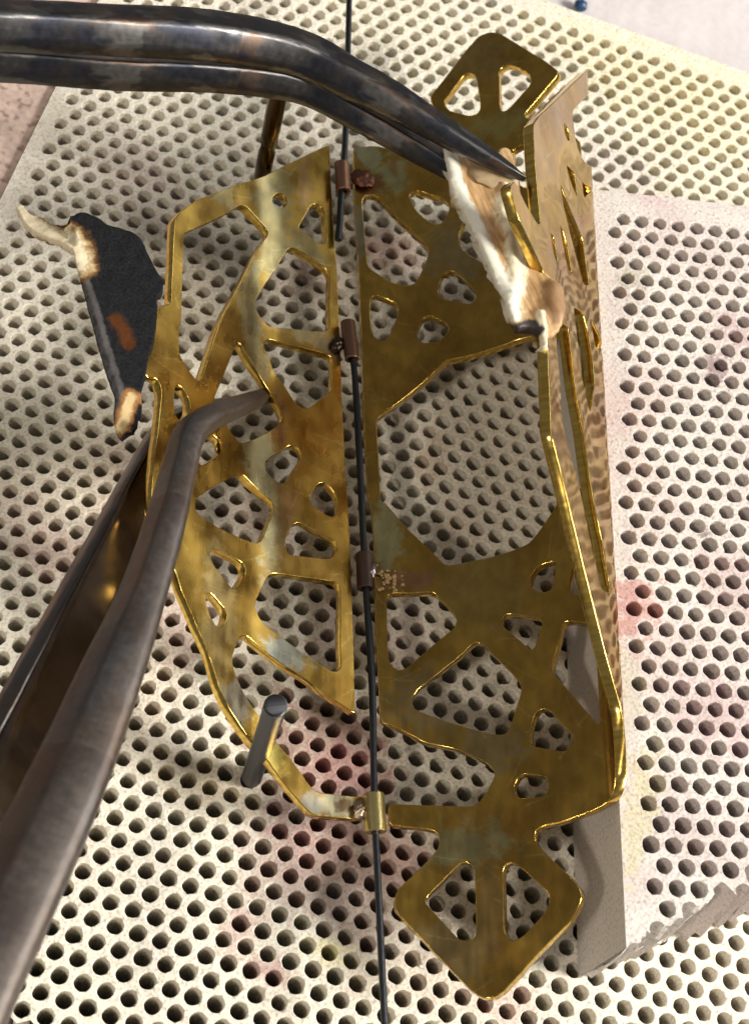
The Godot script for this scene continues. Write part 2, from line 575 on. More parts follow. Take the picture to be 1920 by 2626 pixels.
# Hexagonal cells, each with a hole; cells that the outline cuts are left solid and trimmed to it. Returns the soup of a slab with holes.
func perforated(outline: PackedVector2Array, o: Vector2, a: Vector2, b: Vector2, top: float, thick: float, margin: float, radius: float, bounds: Rect2, uneven: float, uv2_rect: Rect2, plain_edge: Array) -> Soup:
	var heap := Soup.new()
	var corners := [(a + b) / 3.0, (2.0 * b - a) / 3.0, (b - 2.0 * a) / 3.0, -(a + b) / 3.0, -(2.0 * b - a) / 3.0, -(b - 2.0 * a) / 3.0]
	var seg := 18
	var rim := []
	for k in 6:
		for j in 3:
			rim.append(corners[k].lerp(corners[(k + 1) % 6], j / 3.0))
	var inset := Geometry2D.offset_polygon(outline, -margin)
	var up := Vector3.UP
	var uv2 := func(p: Vector2) -> Vector2: return (p - uv2_rect.position) / uv2_rect.size
	var level := func(p: Vector2) -> Vector3: return Vector3(p.x, top + 0.035 * rough.get_noise_2d(p.x * 0.8, p.y * 0.8), p.y) * MM
	for i in range(-70, 90):
		for j in range(-90, 60):
			var c := o + a * i + b * j
			if not bounds.has_point(c):
				continue
			var whole := false
			for piece in inset:
				if Geometry2D.is_point_in_polygon(c, piece):
					whole = true
			for q in corners:
				whole = whole and Geometry2D.is_point_in_polygon(c + q, outline)
			for k in plain_edge.size() - 1:   # the moulded edges keep a border without holes
				whole = whole and Geometry2D.get_closest_point_to_segment(c, plain_edge[k], plain_edge[k + 1]).distance_to(c) > 1.85
			if not whole:
				var hex := PackedVector2Array()
				for q in corners:
					hex.append(c + q)
				for piece in Geometry2D.intersect_polygons(hex, outline):
					var index := Geometry2D.triangulate_polygon(piece)
					for t in range(0, index.size(), 3):
						var p0: Vector2 = piece[index[t]]
						var p1: Vector2 = piece[index[t + 1]]
						var p2: Vector2 = piece[index[t + 2]]
						heap.tri(level.call(p0), level.call(p1), level.call(p2), up, up, up, p0 * 0.09, p1 * 0.09, p2 * 0.09, uv2.call(p0), uv2.call(p1), uv2.call(p2))
				continue
			var mid := c + Vector2(rng.randf_range(-1, 1), rng.randf_range(-1, 1)) * 0.03
			var r := radius * (1.0 + rng.randf_range(-0.05, 0.05))
			var ring := []
			for k in seg:
				var d: Vector2 = rim[k].normalized()
				var chip := uneven * rough.get_noise_2d(c.x * 3.1 + d.x * 1.1, c.y * 3.1 + d.y * 1.1)
				var rr := r * (1.0 + 0.045 * fine.get_noise_2d(c.x * 1.7 + d.x * 0.6, c.y * 1.7 + d.y * 0.6))
				var e := 0.07 + maxf(0.0, chip) * 0.35
				ring.append([d, rr + e, rr + e * 0.3, rr, 0.05 + maxf(0.0, chip) * 0.4])
			var tone: Vector2 = uv2.call(c)
			for k in seg:
				var k2 := (k + 1) % seg
				var ra: Array = ring[k]
				var rb: Array = ring[k2]
				var ha: Vector2 = c + rim[k]
				var hb: Vector2 = c + rim[k2]
				var ea: Vector2 = mid + ra[0] * ra[1]
				var eb: Vector2 = mid + rb[0] * rb[1]
				var pa: Vector3 = level.call(ha)
				var pb: Vector3 = level.call(hb)
				var qa: Vector3 = level.call(ea)
				var qb: Vector3 = level.call(eb)
				heap.tri(pa, pb, qb, up, up, up, ha * 0.09, hb * 0.09, eb * 0.09, uv2.call(ha), uv2.call(hb), uv2.call(eb))
				heap.tri(pa, qb, qa, up, up, up, ha * 0.09, eb * 0.09, ea * 0.09, uv2.call(ha), uv2.call(eb), uv2.call(ea))
				var ia := Vector3(-ra[0].x, 0, -ra[0].y)
				var ib := Vector3(-rb[0].x, 0, -rb[0].y)
				var na := (ia + up).normalized()
				var nb := (ib + up).normalized()
				var m1: Vector2 = mid + ra[0] * ra[2]
				var m2: Vector2 = mid + rb[0] * rb[2]
				var wa := Vector3(m1.x, top - ra[4] * 0.45, m1.y) * MM
				var wb := Vector3(m2.x, top - rb[4] * 0.45, m2.y) * MM
				heap.quad(qa, qb, wb, wa, up, up, nb, na, ea * 0.09, eb * 0.09, m2 * 0.09, m1 * 0.09, tone)
				var v1: Vector2 = mid + ra[0] * ra[3]
				var v2: Vector2 = mid + rb[0] * rb[3]
				var xa := Vector3(v1.x, top - ra[4] - 0.08, v1.y) * MM
				var xb := Vector3(v2.x, top - rb[4] - 0.08, v2.y) * MM
				heap.quad(wa, wb, xb, xa, na, nb, ib, ia, m1 * 0.09, m2 * 0.09, v2 * 0.09, v1 * 0.09, tone)
				var ya := Vector3(v1.x, top - thick, v1.y) * MM
				var yb := Vector3(v2.x, top - thick, v2.y) * MM
				var t0 := Vector2(k * 0.022, 0.3) + tone
				heap.quad(xa, xb, yb, ya, ib, ia if false else ib, ib, ia, t0, t0 + Vector2(0.022, 0), t0 + Vector2(0.022, 1.1), t0 + Vector2(0, 1.1), tone)
	return heap


func slab_side(heap: Soup, line: PackedVector2Array, closed: bool, top: float, thick: float, uv2_rect: Rect2, ragged := 0.0, lean := Vector2.ZERO, push_to := Vector2.ZERO) -> void:   # upright faces along a line (the slab lies to its left)
	var n := line.size()
	var layers := 8
	for i in n if closed else n - 1:
		var p := line[i]
		var q := line[(i + 1) % n]
		var d := (q - p).normalized()
		var nn := Vector3(d.y, 0, -d.x)
		for j in layers:
			var z0 := j / float(layers)
			var z1 := (j + 1) / float(layers)
			var quad := []
			var uvs := []
			for e in [[p, z0], [q, z0], [q, z1], [p, z1]]:
				var at: Vector2 = e[0] + lean * e[1] * clampf(e[0].distance_to(line[n - 1]) / 16.0, 0.0, 2.0)
				if e[1] > 0.0:   # broken faces: ridges that run down the face
					at += push_to * ragged * (rough.get_noise_3d(e[0].x * 1.7, e[0].y * 1.7, e[1] * 0.8) + 0.35 * fine.get_noise_3d(e[0].x * 3.0, e[0].y * 3.0, e[1] * 9.0))
				quad.append(Vector3(at.x, top - thick * e[1] + (0.035 * rough.get_noise_2d(e[0].x * 0.8, e[0].y * 0.8) if e[1] == 0.0 else 0.0), at.y) * MM)
				uvs.append(Vector2(at.dot(d) * 0.09, e[1] * thick * 0.09))
			var face: Vector3 = (quad[1] - quad[0]).cross(quad[3] - quad[0]).normalized()
			if face.dot(nn) < 0.0:
				face = -face
			heap.quad(quad[0], quad[1], quad[2], quad[3], face, face, face, face, uvs[0], uvs[1], uvs[2], uvs[3], (p - uv2_rect.position) / uv2_rect.size)


func ceramic(tint: Color, stain: Texture2D, grain: Texture2D, relief: Texture2D) -> StandardMaterial3D:
	var m := StandardMaterial3D.new()
	m.albedo_color = tint.linear_to_srgb()
	m.albedo_texture = grain
	m.roughness = 0.9
	m.heightmap_enabled = true
	m.heightmap_texture = relief
	m.heightmap_scale = 0.004
	m.detail_enabled = true
	m.detail_blend_mode = BaseMaterial3D.BLEND_MODE_MUL
	m.detail_albedo = stain
	m.detail_uv_layer = BaseMaterial3D.DETAIL_UV_2
	return m


func build_boards() -> void:
	var speck := FastNoiseLite.new()
	speck.seed = 31
	speck.frequency = 0.05
	speck.fractal_octaves = 4
	var grain := NoiseTexture2D.new()
	grain.width = 512
	grain.height = 512
	grain.seamless = true
	grain.noise = speck
	var ramp := Gradient.new()
	ramp.offsets = PackedFloat32Array([0.0, 0.22, 0.34, 0.6, 1.0])
	ramp.colors = PackedColorArray([Color(0.76, 0.735, 0.69), Color(0.87, 0.855, 0.82), Color(0.95, 0.94, 0.92), Color(0.98, 0.975, 0.96), Color(1, 1, 1)])
	grain.color_ramp = ramp
	var relief := noise_texture(47, 0.045, 5, 512)

	# --- the large board: stains of flux and heat, and painted shade at one pin foot, where the photograph has them
	var pink := Color(0.78, 0.54, 0.54)
	var rose := Color(0.68, 0.40, 0.41)
	var tan := Color(0.86, 0.76, 0.60)
	var cream := Color(0.99, 0.93, 0.74)
	var pin_foot_shade := Color(0.55, 0.50, 0.45)  # shade at the foot of the grey pin, painted into the board
	var spots := [
		[Vector2(-12.21, -30.23), 6.0, 4.0, pink, 0.5], [Vector2(-9.69, -38.92), 7.0, 6.0, Color(0.80, 0.66, 0.60), 0.7], [Vector2(-17.64, -33.66), 5.0, 5.0, Color(0.84, 0.72, 0.68), 0.6],
		[Vector2(-16.68, -40.16), 10.0, 8.0, Color(0.86, 0.83, 0.76), 0.7], [Vector2(-20.44, -73.92), 5.0, 4.0, Color(0.82, 0.72, 0.72), 0.6], [Vector2(-15.07, -69.36), 6.0, 4.0, Color(0.84, 0.76, 0.72), 0.6],
		[Vector2(15.72, -21.14), 7.0, 5.5, Color(0.66, 0.46, 0.43), 0.9], [Vector2(19.41, -18.61), 4.0, 5.0, rose, 0.85], [Vector2(18.88, -11.75), 6.5, 4.5, pink, 0.9], [Vector2(16.76, -8.17), 5.0, 4.0, Color(0.84, 0.68, 0.68), 0.7], [Vector2(26.07, -13.08), 4.0, 4.0, rose, 0.6],
		[Vector2(15.39, -14.97), 3.0, 2.5, rose, 0.5], [Vector2(23.56, -7.94), 4.0, 4.5, Color(0.80, 0.66, 0.66), 0.75], [Vector2(13.82, -3.00), 2.0, 3.0, rose, 0.5], [Vector2(17.88, -0.57), 2.2, 1.4, rose, 0.65],
		[Vector2(22.00, -3.60), 2.2, 1.6, Color(0.98, 0.95, 0.66), 0.8], [Vector2(31.39, -3.89), 5.0, 3.5, Color(0.82, 0.72, 0.68), 0.6], [Vector2(37.26, -4.40), 4.0, 2.5, pink, 0.5],
		[Vector2(6.96, -14.29), 6.0, 3.0, Color(0.90, 0.80, 0.62), 0.6], [Vector2(1.01, -27.74), 4.0, 5.0, pink, 0.5], [Vector2(10.09, -15.75), 2.2, 1.3, pin_foot_shade, 0.8], [Vector2(13.87, -32.48), 3.0, 5.0, Color(0.84, 0.68, 0.68), 0.6],
		[Vector2(19.50, -32.89), 5.0, 5.0, Color(0.84, 0.74, 0.74), 0.6], [Vector2(22.79, -53.42), 9.0, 8.0, Color(0.86, 0.82, 0.76), 0.6], [Vector2(17.76, -52.37), 2.0, 4.0, Color(0.72, 0.58, 0.46), 0.5], [Vector2(22.27, -45.94), 3.0, 2.2, Color(0.74, 0.60, 0.48), 0.5],
		[Vector2(-0.56, -67.31), 4.0, 4.0, Color(0.80, 0.70, 0.68), 0.7], [Vector2(7.44, -74.90), 4.5, 3.0, pink, 0.55], [Vector2(-7.34, -62.41), 7.0, 7.0, Color(0.88, 0.82, 0.74), 0.6],
		[Vector2(31.17, -108.31), 11.0, 9.0, cream, 0.85], [Vector2(21.20, -110.50), 10.0, 5.0, cream, 0.7], [Vector2(37.42, -100.32), 14.0, 8.0, Color(0.96, 0.92, 0.82), 0.7], [Vector2(38.81, -108.14), 8.0, 9.0, cream, 0.6],
		[Vector2(27.33, -95.24), 6.0, 4.0, Color(0.86, 0.80, 0.82), 0.7], [Vector2(15.70, -101.77), 5.0, 5.0, Color(0.90, 0.82, 0.80), 0.5], [Vector2(3.94, -104.21), 16.0, 8.0, Color(0.96, 0.93, 0.84), 0.7],
		[Vector2(-29.43, -75.33), 3.0, 7.0, Color(0.74, 0.68, 0.64), 0.5], [Vector2(-29.00, -65.36), 2.5, 6.0, Color(0.76, 0.72, 0.68), 0.55], [Vector2(5.20, -40.73), 5.0, 4.0, Color(0.80, 0.66, 0.66), 0.55], [Vector2(0.19, -21.45), 4.0, 5.0, Color(0.92, 0.80, 0.72), 0.5],
		[Vector2(9.40, -50.46), 1.2, 9.0, Color(0.78, 0.66, 0.56), 0.6], [Vector2(15.80, -31.12), 1.4, 10.0, Color(0.90, 0.88, 0.74), 0.6], [Vector2(25.10, -2.55), 1.4, 3.0, Color(0.80, 0.74, 0.66), 0.5],
	]
	var rect := Rect2(-36, -120, 106, 145)
	var stain := paint(424, 580, func(u: float, v: float) -> Color:
		var p := rect.position + Vector2(u, v) * rect.size
		var c := Color(1.0, 0.985, 0.945)
		c = c.lerp(Color(0.95, 0.915, 0.88), clampf(0.35 + 1.1 * rough.get_noise_2d(p.x * 0.07, p.y * 0.07 + 9.0), 0.0, 0.8))
		c.a = 1.0 - 0.25 * smoothstep(0.2, 0.5, rough.get_noise_2d(p.x * 1.9 + 60.0, p.y * 1.9))
		return c, spots, rect.position, rect.end, 0.85)
	var cast := ceramic(Color(0.82, 0.80, 0.745), stain, grain, relief)
	var edge := PackedVector2Array([Vector2(-31.2, -115.8), Vector2(64, -115.8), Vector2(64, 19.5), Vector2(-31.2, 19.5)])
	var heap := perforated(edge, Vector2.ZERO, Vector2(1.9928, 0), Vector2(1.0246, 1.73205), 0.0, 13.0, 2.0, 0.705, Rect2(-36, -120, 106, 130), 1.3, rect, [])
	var fill := PackedVector2Array([Vector2(-31.2, 10.8), Vector2(64, 10.8), Vector2(64, 19.5), Vector2(-31.2, 19.5)])
	slab_side(heap, turned(edge, true), true, 0.0, 13.0, rect)
	var board := put("ceramic_board", heap.mesh(), cast)
	tag(board, "large cream ceramic soldering board full of round holes, lying under everything", "board")

	rng.seed = 404
	var grit := Soup.new()
	for i in 70:
		var spot := Vector2(rng.randf_range(-28, 50), rng.randf_range(-88, -2))
		if i < 24:
			spot = Vector2(20, -48) + Vector2(rng.randfn(0.0, 6.0), rng.randfn(0.0, 6.0))
		var j := roundf(spot.y / 1.73205)
		var off := Vector2(spot.x - 1.0246 * j - roundf((spot.x - 1.0246 * j) / 1.9928) * 1.9928, spot.y - j * 1.73205)
		if off.length() < 0.86:
			continue
		var r := rng.randf_range(0.07, 0.17)
		lump(Vector3(spot.x, spot.y, r * 0.5), Vector3(r * rng.randf_range(1.0, 1.9), r, r * 0.7), 0.6, 2.0, i * 5.0, grit)
	var chalk := StandardMaterial3D.new()
	chalk.albedo_color = Color(0.78, 0.74, 0.64).linear_to_srgb()
	chalk.roughness = 0.9
	var crumbs := put("ceramic_crumbs", grit.mesh(), chalk)
	crumbs.set_meta("kind", "stuff")
	crumbs.set_meta("label", "pale crumbs of ceramic scattered between the holes of the large board")

	# --- the broken piece standing on it
	var block_spots := [
		[Vector2(37.69, -37.22), 2.6, 4.5, Color(0.80, 0.45, 0.44), 0.85], [Vector2(32.58, -56.22), 4.0, 3.0, Color(0.88, 0.72, 0.73), 0.7], [Vector2(40.29, -64.81), 1.6, 2.2, Color(0.42, 0.30, 0.34), 0.85], [Vector2(41.81, -69.68), 3.0, 2.5, Color(0.74, 0.56, 0.60), 0.6],
		[Vector2(34.12, -50.70), 5.0, 4.0, Color(0.90, 0.78, 0.78), 0.6], [Vector2(46.67, -30.11), 6.0, 4.0, Color(0.82, 0.66, 0.70), 0.75], [Vector2(43.36, -19.89), 5.0, 4.0, Color(0.84, 0.74, 0.76), 0.6], [Vector2(46.20, -42.79), 4.0, 5.0, Color(0.82, 0.68, 0.70), 0.7],
		[Vector2(30.02, -82.07), 3.0, 1.6, Color(0.90, 0.70, 0.78), 0.6], [Vector2(42.14, -19.13), 1.8, 7.0, Color(0.88, 0.84, 0.60), 0.8], [Vector2(41.42, -33.14), 3.0, 5.0, Color(0.88, 0.78, 0.80), 0.5], [Vector2(38.73, -28.77), 2.2, 5.0, Color(0.86, 0.84, 0.70), 0.6],
		[Vector2(30.61, -71.26), 2.0, 2.0, Color(0.66, 0.66, 0.58), 0.6], [Vector2(42.83, -46.86), 0.8, 0.8, Color(0.30, 0.27, 0.25), 0.8], [Vector2(35.98, -77.02), 7.0, 4.0, Color(0.92, 0.84, 0.86), 0.5], [Vector2(41.54, -58.02), 6.0, 6.0, Color(0.94, 0.93, 0.92), 0.6],
	]
	var block_rect := Rect2(20, -96, 48, 94)
	var block_stain := paint(240, 470, func(u: float, v: float) -> Color:
		var p := block_rect.position + Vector2(u, v) * block_rect.size
		var c := Color(1.0, 0.985, 0.985)
		c = c.lerp(Color(0.90, 0.82, 0.83), clampf(0.3 + 1.2 * rough.get_noise_2d(p.x * 0.11 + 30.0, p.y * 0.11), 0.0, 0.8))
		c.a = 1.0 - 0.18 * smoothstep(0.2, 0.5, rough.get_noise_2d(p.x * 1.9, p.y * 1.9 + 33.0))
		return c, block_spots, block_rect.position, block_rect.end, 0.85)
	var o := Vector2(36.3485, -45.9016)
	var a := Vector2(1.85016, -0.49631)
	var b := Vector2(1.4036, 1.43562)
	# the broken edge runs through a row of holes and keeps the half of each
	var broken := PackedVector2Array()
	var from := Vector2(43.25, -8.07)
	var to := Vector2(66.0, -30.5)
	var cut_dir := (to - from).normalized()
	var cut_in := Vector2(cut_dir.y, -cut_dir.x)
	if cut_in.dot(Vector2(-1, -1)) < 0.0:
		cut_in = -cut_in
	var bites := []
	for i in range(-40, 40):
		for j in range(-40, 60):
			var c := o + a * i + b * j
			var along := (c - from).dot(cut_dir)
			var off := (c - from).dot(cut_in)
			if along > 1.4 and along < 31.0 and absf(off) < 0.72:
				bites.append([along, off])
	bites.sort_custom(func(p: Array, q: Array) -> bool: return p[0] < q[0])
	broken.append(from)
	var last := 0.0
	for bite in bites:
		if bite[0] - 0.75 < last:
			continue
		var run := last
		while run < bite[0] - 0.95:
			broken.append(from + cut_dir * (run + 0.15) + cut_in * 0.7 * rough.get_noise_1d(run * 0.9))
			run += 0.3
		for k in 7:
			var t := PI * k / 6.0
			broken.append(from + cut_dir * (bite[0] - cos(t) * 0.71) + cut_in * (bite[1] + sin(t) * 0.71))
		last = bite[0] + 0.8
	broken.append(to)
	var outline := PackedVector2Array([Vector2(24.25, -80.35)])
	outline.append_array(broken)
	outline.append_array([Vector2(66, -60), Vector2(66, -92.6)])
	var block_heap := perforated(outline, o, a, b, 13.0, 12.95, 0.9, 0.70, Rect2(20, -98, 50, 98), 1.3, block_rect, [Vector2(43.25, -8.07), Vector2(24.25, -80.35), Vector2(66, -92.6)])
	slab_side(block_heap, PackedVector2Array([Vector2(66, -92.6), Vector2(24.25, -80.35)]), false, 13.0, 12.95, block_rect)
	slab_side(block_heap, PackedVector2Array([broken[0], Vector2(24.25, -80.35)]), false, 13.0, 12.95, block_rect)
	var block_cast := ceramic(Color(0.66, 0.635, 0.625), block_stain, grain, relief)
	var block := thing("broken_ceramic_block", "thick broken-off piece of perforated ceramic board standing against the folded brass wall", "board", Vector3(45, -50, 0))
	put("block_body", block_heap.mesh(), block_cast, block)
	var crack := Soup.new()
	broken.reverse()
	slab_side(crack, broken, false, 13.0, 12.95, block_rect, 0.55, Vector2(1.1, 1.5), -cut_in)
	put("broken_edge", crack.mesh(), block_cast, block)


# -------------------------------------------------------------------------------------------- the etched brass

func bend_table(runs: Array, start: Vector2) -> PackedVector3Array:   # runs of [length, first tilt, last tilt]; a point (across, height, tilt) every 0.05 mm
	var out := PackedVector3Array()
	var p := start
	for r in runs:
		var n := int(round(r[0] / 0.05))
		for i in n:
			var t := deg_to_rad(lerpf(r[1], r[2], (i + 0.5) / n))
			out.append(Vector3(p.x, p.y, t))
			p += Vector2(cos(t), sin(t)) * r[0] / n
	out.append(Vector3(p.x, p.y, out[out.size() - 1].z))
	return out


func on_bend(table: PackedVector3Array, along: float) -> Vector3:
	var t := clampf(along / 0.05, 0.0, table.size() - 1.001)
	var i := int(t)
	return table[i].lerp(table[i + 1], t - i)


func brass(tex: Texture2D, gloss: Texture2D) -> StandardMaterial3D:
	var m := StandardMaterial3D.new()
	m.albedo_texture = tex
	m.metallic = 1.0
	m.roughness = 1.0
	m.roughness_texture = gloss
	return m


func brass_maps(w: int, h: int, lo: Vector2, hi: Vector2, spots: Array, scratches: int, seed_is: int, polished := 999.0) -> Array:
	var color := paint_image(w, h, func(u: float, v: float) -> Color:
		var p := Vector2(lerpf(lo.x, hi.x, u), lerpf(lo.y, hi.y, v))
		if v > 0.965:
			var f := Color(0.78, 0.55, 0.15).lerp(Color(0.60, 0.38, 0.08), clampf(0.5 + 1.4 * fine.get_noise_2d(u * 260.0, v * 8.0), 0.0, 1.0))
			f.a = 1.0
			return f
		var c := Color(0.47, 0.29, 0.062)
		c = c.lerp(Color(0.33, 0.19, 0.042), clampf(0.4 + 1.1 * rough.get_noise_2d(p.x * 0.12 + seed_is, p.y * 0.12), 0.0, 1.0))
		c.a = 1.0 + 0.16 * cloudy.get_noise_2d(p.x * 0.45, p.y * 0.7 + 2.0 * seed_is)
		return c, spots, lo, hi, 0.55)
	var gloss := paint_image(w / 2, h / 2, func(u: float, v: float) -> Color:
		var p := Vector2(lerpf(lo.x, hi.x, u), lerpf(lo.y, hi.y, v))
		if v > 0.955:
			var f := 0.17 + 0.08 * fine.get_noise_2d(u * 200.0, v * 8.0)
			return Color(f, f, f).srgb_to_linear()
		var r := (0.09 if p.y > polished else 0.29) + (0.03 if p.y > polished else 0.08) * cloudy.get_noise_2d(p.x * 0.3 + 5.0, p.y * 0.3) + (0.0 if p.y > polished else 0.05) * cloudy.get_noise_2d(p.x * 0.2, p.y * 1.5)
		return Color(r, r, r).srgb_to_linear())
	rng.seed = seed_is
	for i in scratches:
		var at := Vector2(rng.randf() * w, rng.randf() * h)
		var turn := rng.randfn(PI / 2.0 + 0.3, 0.7)
		var long := rng.randf_range(5.0, 32.0)
		var d := Vector2(cos(turn), sin(turn))
		var bright := rng.randf_range(0.06, 0.30)
		for k in int(long):
			var q := at + d * k + Vector2(-d.y, d.x) * sin(k * 0.12) * 0.8
			if q.x < 0 or q.y < 0 or q.x >= w or q.y >= h:
				break
			var c := color.get_pixel(int(q.x), int(q.y))
			color.set_pixel(int(q.x), int(q.y), c.lerp(Color(0.98, 0.92, 0.66), bright))
	return [ImageTexture.create_from_image(color), ImageTexture.create_from_image(gloss)]


const LEFT_A0 := Vector2(7.02096, -28.02025)
const LEFT_E := Vector2(-0.28921, -0.95727)
const LEFT_N := Vector2(-0.95727, 0.28921)
const RIGHT_B0 := Vector2(43.25, -8.07)
const RIGHT_E := Vector2(-0.2627, -0.9649)
const RIGHT_N := Vector2(0.9649, -0.2627)
const BEND_AT := 23.2
const BEND_LONG := 2.45


func build_left_panel() -> void:
	var table := bend_table([[12.0, 15.0, 15.0], [3.4, 15.0, 36.0], [16.0, 36.0, 36.0]], Vector2(-13.18381, 4.30659))
	var place := func(p: Vector2) -> Array:
		var b := on_bend(table, p.y)
		var flat := LEFT_A0 + LEFT_E * p.x + LEFT_N * b.x
		var up := Vector3(0, 0, 1)
		var n := up * cos(b.z) - Vector3(LEFT_N.x, LEFT_N.y, 0) * sin(b.z)
		var dx := (fine.get_noise_2d(p.x * 0.16 + 0.3, p.y * 0.16) - fine.get_noise_2d(p.x * 0.16 - 0.3, p.y * 0.16)) * 0.05
		var dy := (fine.get_noise_2d(p.x * 0.16, p.y * 0.16 + 0.3) - fine.get_noise_2d(p.x * 0.16, p.y * 0.16 - 0.3)) * 0.05
		n = (n - Vector3(LEFT_E.x, LEFT_E.y, 0) * dx - (Vector3(LEFT_N.x, LEFT_N.y, 0) * cos(b.z) + up * sin(b.z)) * dy).normalized()
		return [Vector3(flat.x, flat.y, b.y), n]
	var lo := Vector2(-22, 0)
	var hi := Vector2(56, 34)
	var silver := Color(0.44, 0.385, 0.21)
	var grey := Color(0.33, 0.27, 0.13)
	var plum := Color(0.38, 0.22, 0.11)
	var spots := [
		[Vector2(28.4, 7.0), 1.5, 1.6, Color(0.36, 0.31, 0.20), 0.8],
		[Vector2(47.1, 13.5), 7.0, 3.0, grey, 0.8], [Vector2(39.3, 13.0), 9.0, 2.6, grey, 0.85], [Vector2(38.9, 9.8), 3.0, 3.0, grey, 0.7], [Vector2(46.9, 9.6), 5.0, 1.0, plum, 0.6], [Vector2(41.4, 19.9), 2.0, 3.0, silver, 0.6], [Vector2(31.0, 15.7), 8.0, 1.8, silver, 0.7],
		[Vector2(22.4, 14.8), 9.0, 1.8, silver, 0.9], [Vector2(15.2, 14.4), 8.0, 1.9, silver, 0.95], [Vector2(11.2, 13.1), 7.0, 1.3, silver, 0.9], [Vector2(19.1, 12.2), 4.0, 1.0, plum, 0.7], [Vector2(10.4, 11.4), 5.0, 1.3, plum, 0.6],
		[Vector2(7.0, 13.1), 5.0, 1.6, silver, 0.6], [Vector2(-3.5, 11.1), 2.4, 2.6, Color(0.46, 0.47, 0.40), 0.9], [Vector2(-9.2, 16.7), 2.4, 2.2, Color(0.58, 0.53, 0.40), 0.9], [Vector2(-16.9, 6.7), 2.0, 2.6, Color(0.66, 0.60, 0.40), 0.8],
		[Vector2(-12.2, 12.9), 4.0, 1.8, Color(0.74, 0.56, 0.14), 0.9], [Vector2(-17.1, 8.9), 1.4, 1.2, Color(0.50, 0.47, 0.38), 0.8], [Vector2(-16.6, 6.0), 0.8, 0.9, Color(0.20, 0.10, 0.04), 0.8], [Vector2(29.3, 8.8), 1.2, 4.0, silver, 0.6], [Vector2(-1.4, 18.6), 9.0, 2.5, Color(0.58, 0.44, 0.19), 0.6],
	]
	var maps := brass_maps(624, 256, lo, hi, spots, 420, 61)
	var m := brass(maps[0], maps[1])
	var extra := PackedVector2Array()
	for i in 110:
		for k in 6:
			extra.append(Vector2(-22.0 + i * 0.7 + (k % 2) * 0.35, 12.0 + k * 0.68))
	var made := sheet(PackedVector2Array([Vector2(52.74, 6.79), Vector2(49.47, 6.7), Vector2(44.83, 6.54), Vector2(39.77, 6.26), Vector2(36.37, 6.04), Vector2(32.93, 5.99), Vector2(27.58, 5.79), Vector2(23.57, 5.75), Vector2(18.72, 5.55), Vector2(13.99, 5.37), Vector2(12.04, 5.23), Vector2(8.26, 5.04), Vector2(4.15, 4.98), Vector2(-0.41, 4.85), Vector2(-3.63, 4.81), Vector2(-8.44, 4.77), Vector2(-8, 5.44), Vector2(-6.92, 7.7), Vector2(-5.78, 9.51), Vector2(-5.3, 10.62), Vector2(-4.81, 11.72), Vector2(-4.14, 12.87), Vector2(-3.53, 14.06), Vector2(-2.97, 15), Vector2(-2.89, 15.5), Vector2(-3.1, 15.99), Vector2(-4.29, 16.55), Vector2(-5.45, 16.95), Vector2(-6.53, 16.65), Vector2(-7.36, 16.08), Vector2(-8.39, 15.34), Vector2(-9.48, 14.18), Vector2(-10.73, 13.1), Vector2(-11.96, 12.1), Vector2(-12.95, 10.99), Vector2(-14.26, 9.91), Vector2(-15.59, 8.83), Vector2(-15.81, 8.08), Vector2(-15.79, 6.08), Vector2(-15.7, 3.91), Vector2(-17.71, 3.95), Vector2(-17.79, 6.64), Vector2(-17.81, 8.84), Vector2(-17.47, 9.37), Vector2(-15.94, 10.97), Vector2(-14.72, 12.08), Vector2(-13.62, 12.96), Vector2(-12.03, 14.88), Vector2(-10.06, 17.07), Vector2(-8.39, 18.34), Vector2(-6.09, 19.33), Vector2(-4.03, 20.7), Vector2(-1.87, 22.1), Vector2(-0.81, 22.81), Vector2(0.49, 23.42), Vector2(2.99, 24.9), Vector2(5.54, 26.42), Vector2(7.78, 26.41), Vector2(10.68, 26.22), Vector2(13.02, 26.03), Vector2(16.84, 25.8), Vector2(17.59, 26), Vector2(18, 26.41), Vector2(17.86, 26.93), Vector2(17.57, 27.44), Vector2(18.5, 28.01), Vector2(22.09, 27.95), Vector2(25.27, 26.64), Vector2(26.22, 25.19), Vector2(30.8, 25.17), Vector2(35.45, 25.15), Vector2(36.46, 24.62), Vector2(38.74, 22.8), Vector2(42.33, 18.86), Vector2(46.08, 14.34), Vector2(48.62, 11.65), Vector2(51.99, 7.73)]), LEFT_HOLES, place, SHEET, func(_p: Vector2) -> int: return 0, 1, func(p: Vector2) -> Vector2: return (p - lo) / (hi - lo), 0.36, 0.9, 0.07, 0.02, extra, 0.4, 0.978)
	var t := thing("brass_panel", "left half of the etched brass frame, bent upwards and gripped by the lower tweezers", "brass panel", Vector3(5.64, -46.63, 8.00), "etched brass halves on the rods")
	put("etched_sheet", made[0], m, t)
	# collars soldered to its straight edge, with the rod inside
	put("hinge_tube", tube(Vector3(5.81, -60.29, 6.40), Vector3(7.41, -56.40, 6.40), 0.72, 0.42, 0.09), metal(Color(0.20, 0.115, 0.08), 0.42), t)
	put("solder_blob", lump(Vector3(5.64, -57.59, 6.20), Vector3(0.72, 0.85, 0.5), 0.35, 1.8, 1.0).mesh(), metal(Color(0.07, 0.05, 0.04), 0.25), t)
	put("hinge_tube", tube(Vector3(21.08, -15.98, 5.90), Vector3(22.17, -12.85, 5.90), 0.95, 0.42), metal(Color(0.56, 0.46, 0.20), 0.28), t)
	put("solder_blob", lump(Vector3(20.45, -14.26, 5.90), Vector3(0.7, 0.85, 0.4), 0.4, 2.2, 4.0).mesh(), metal(Color(0.40, 0.31, 0.22), 0.3), t)


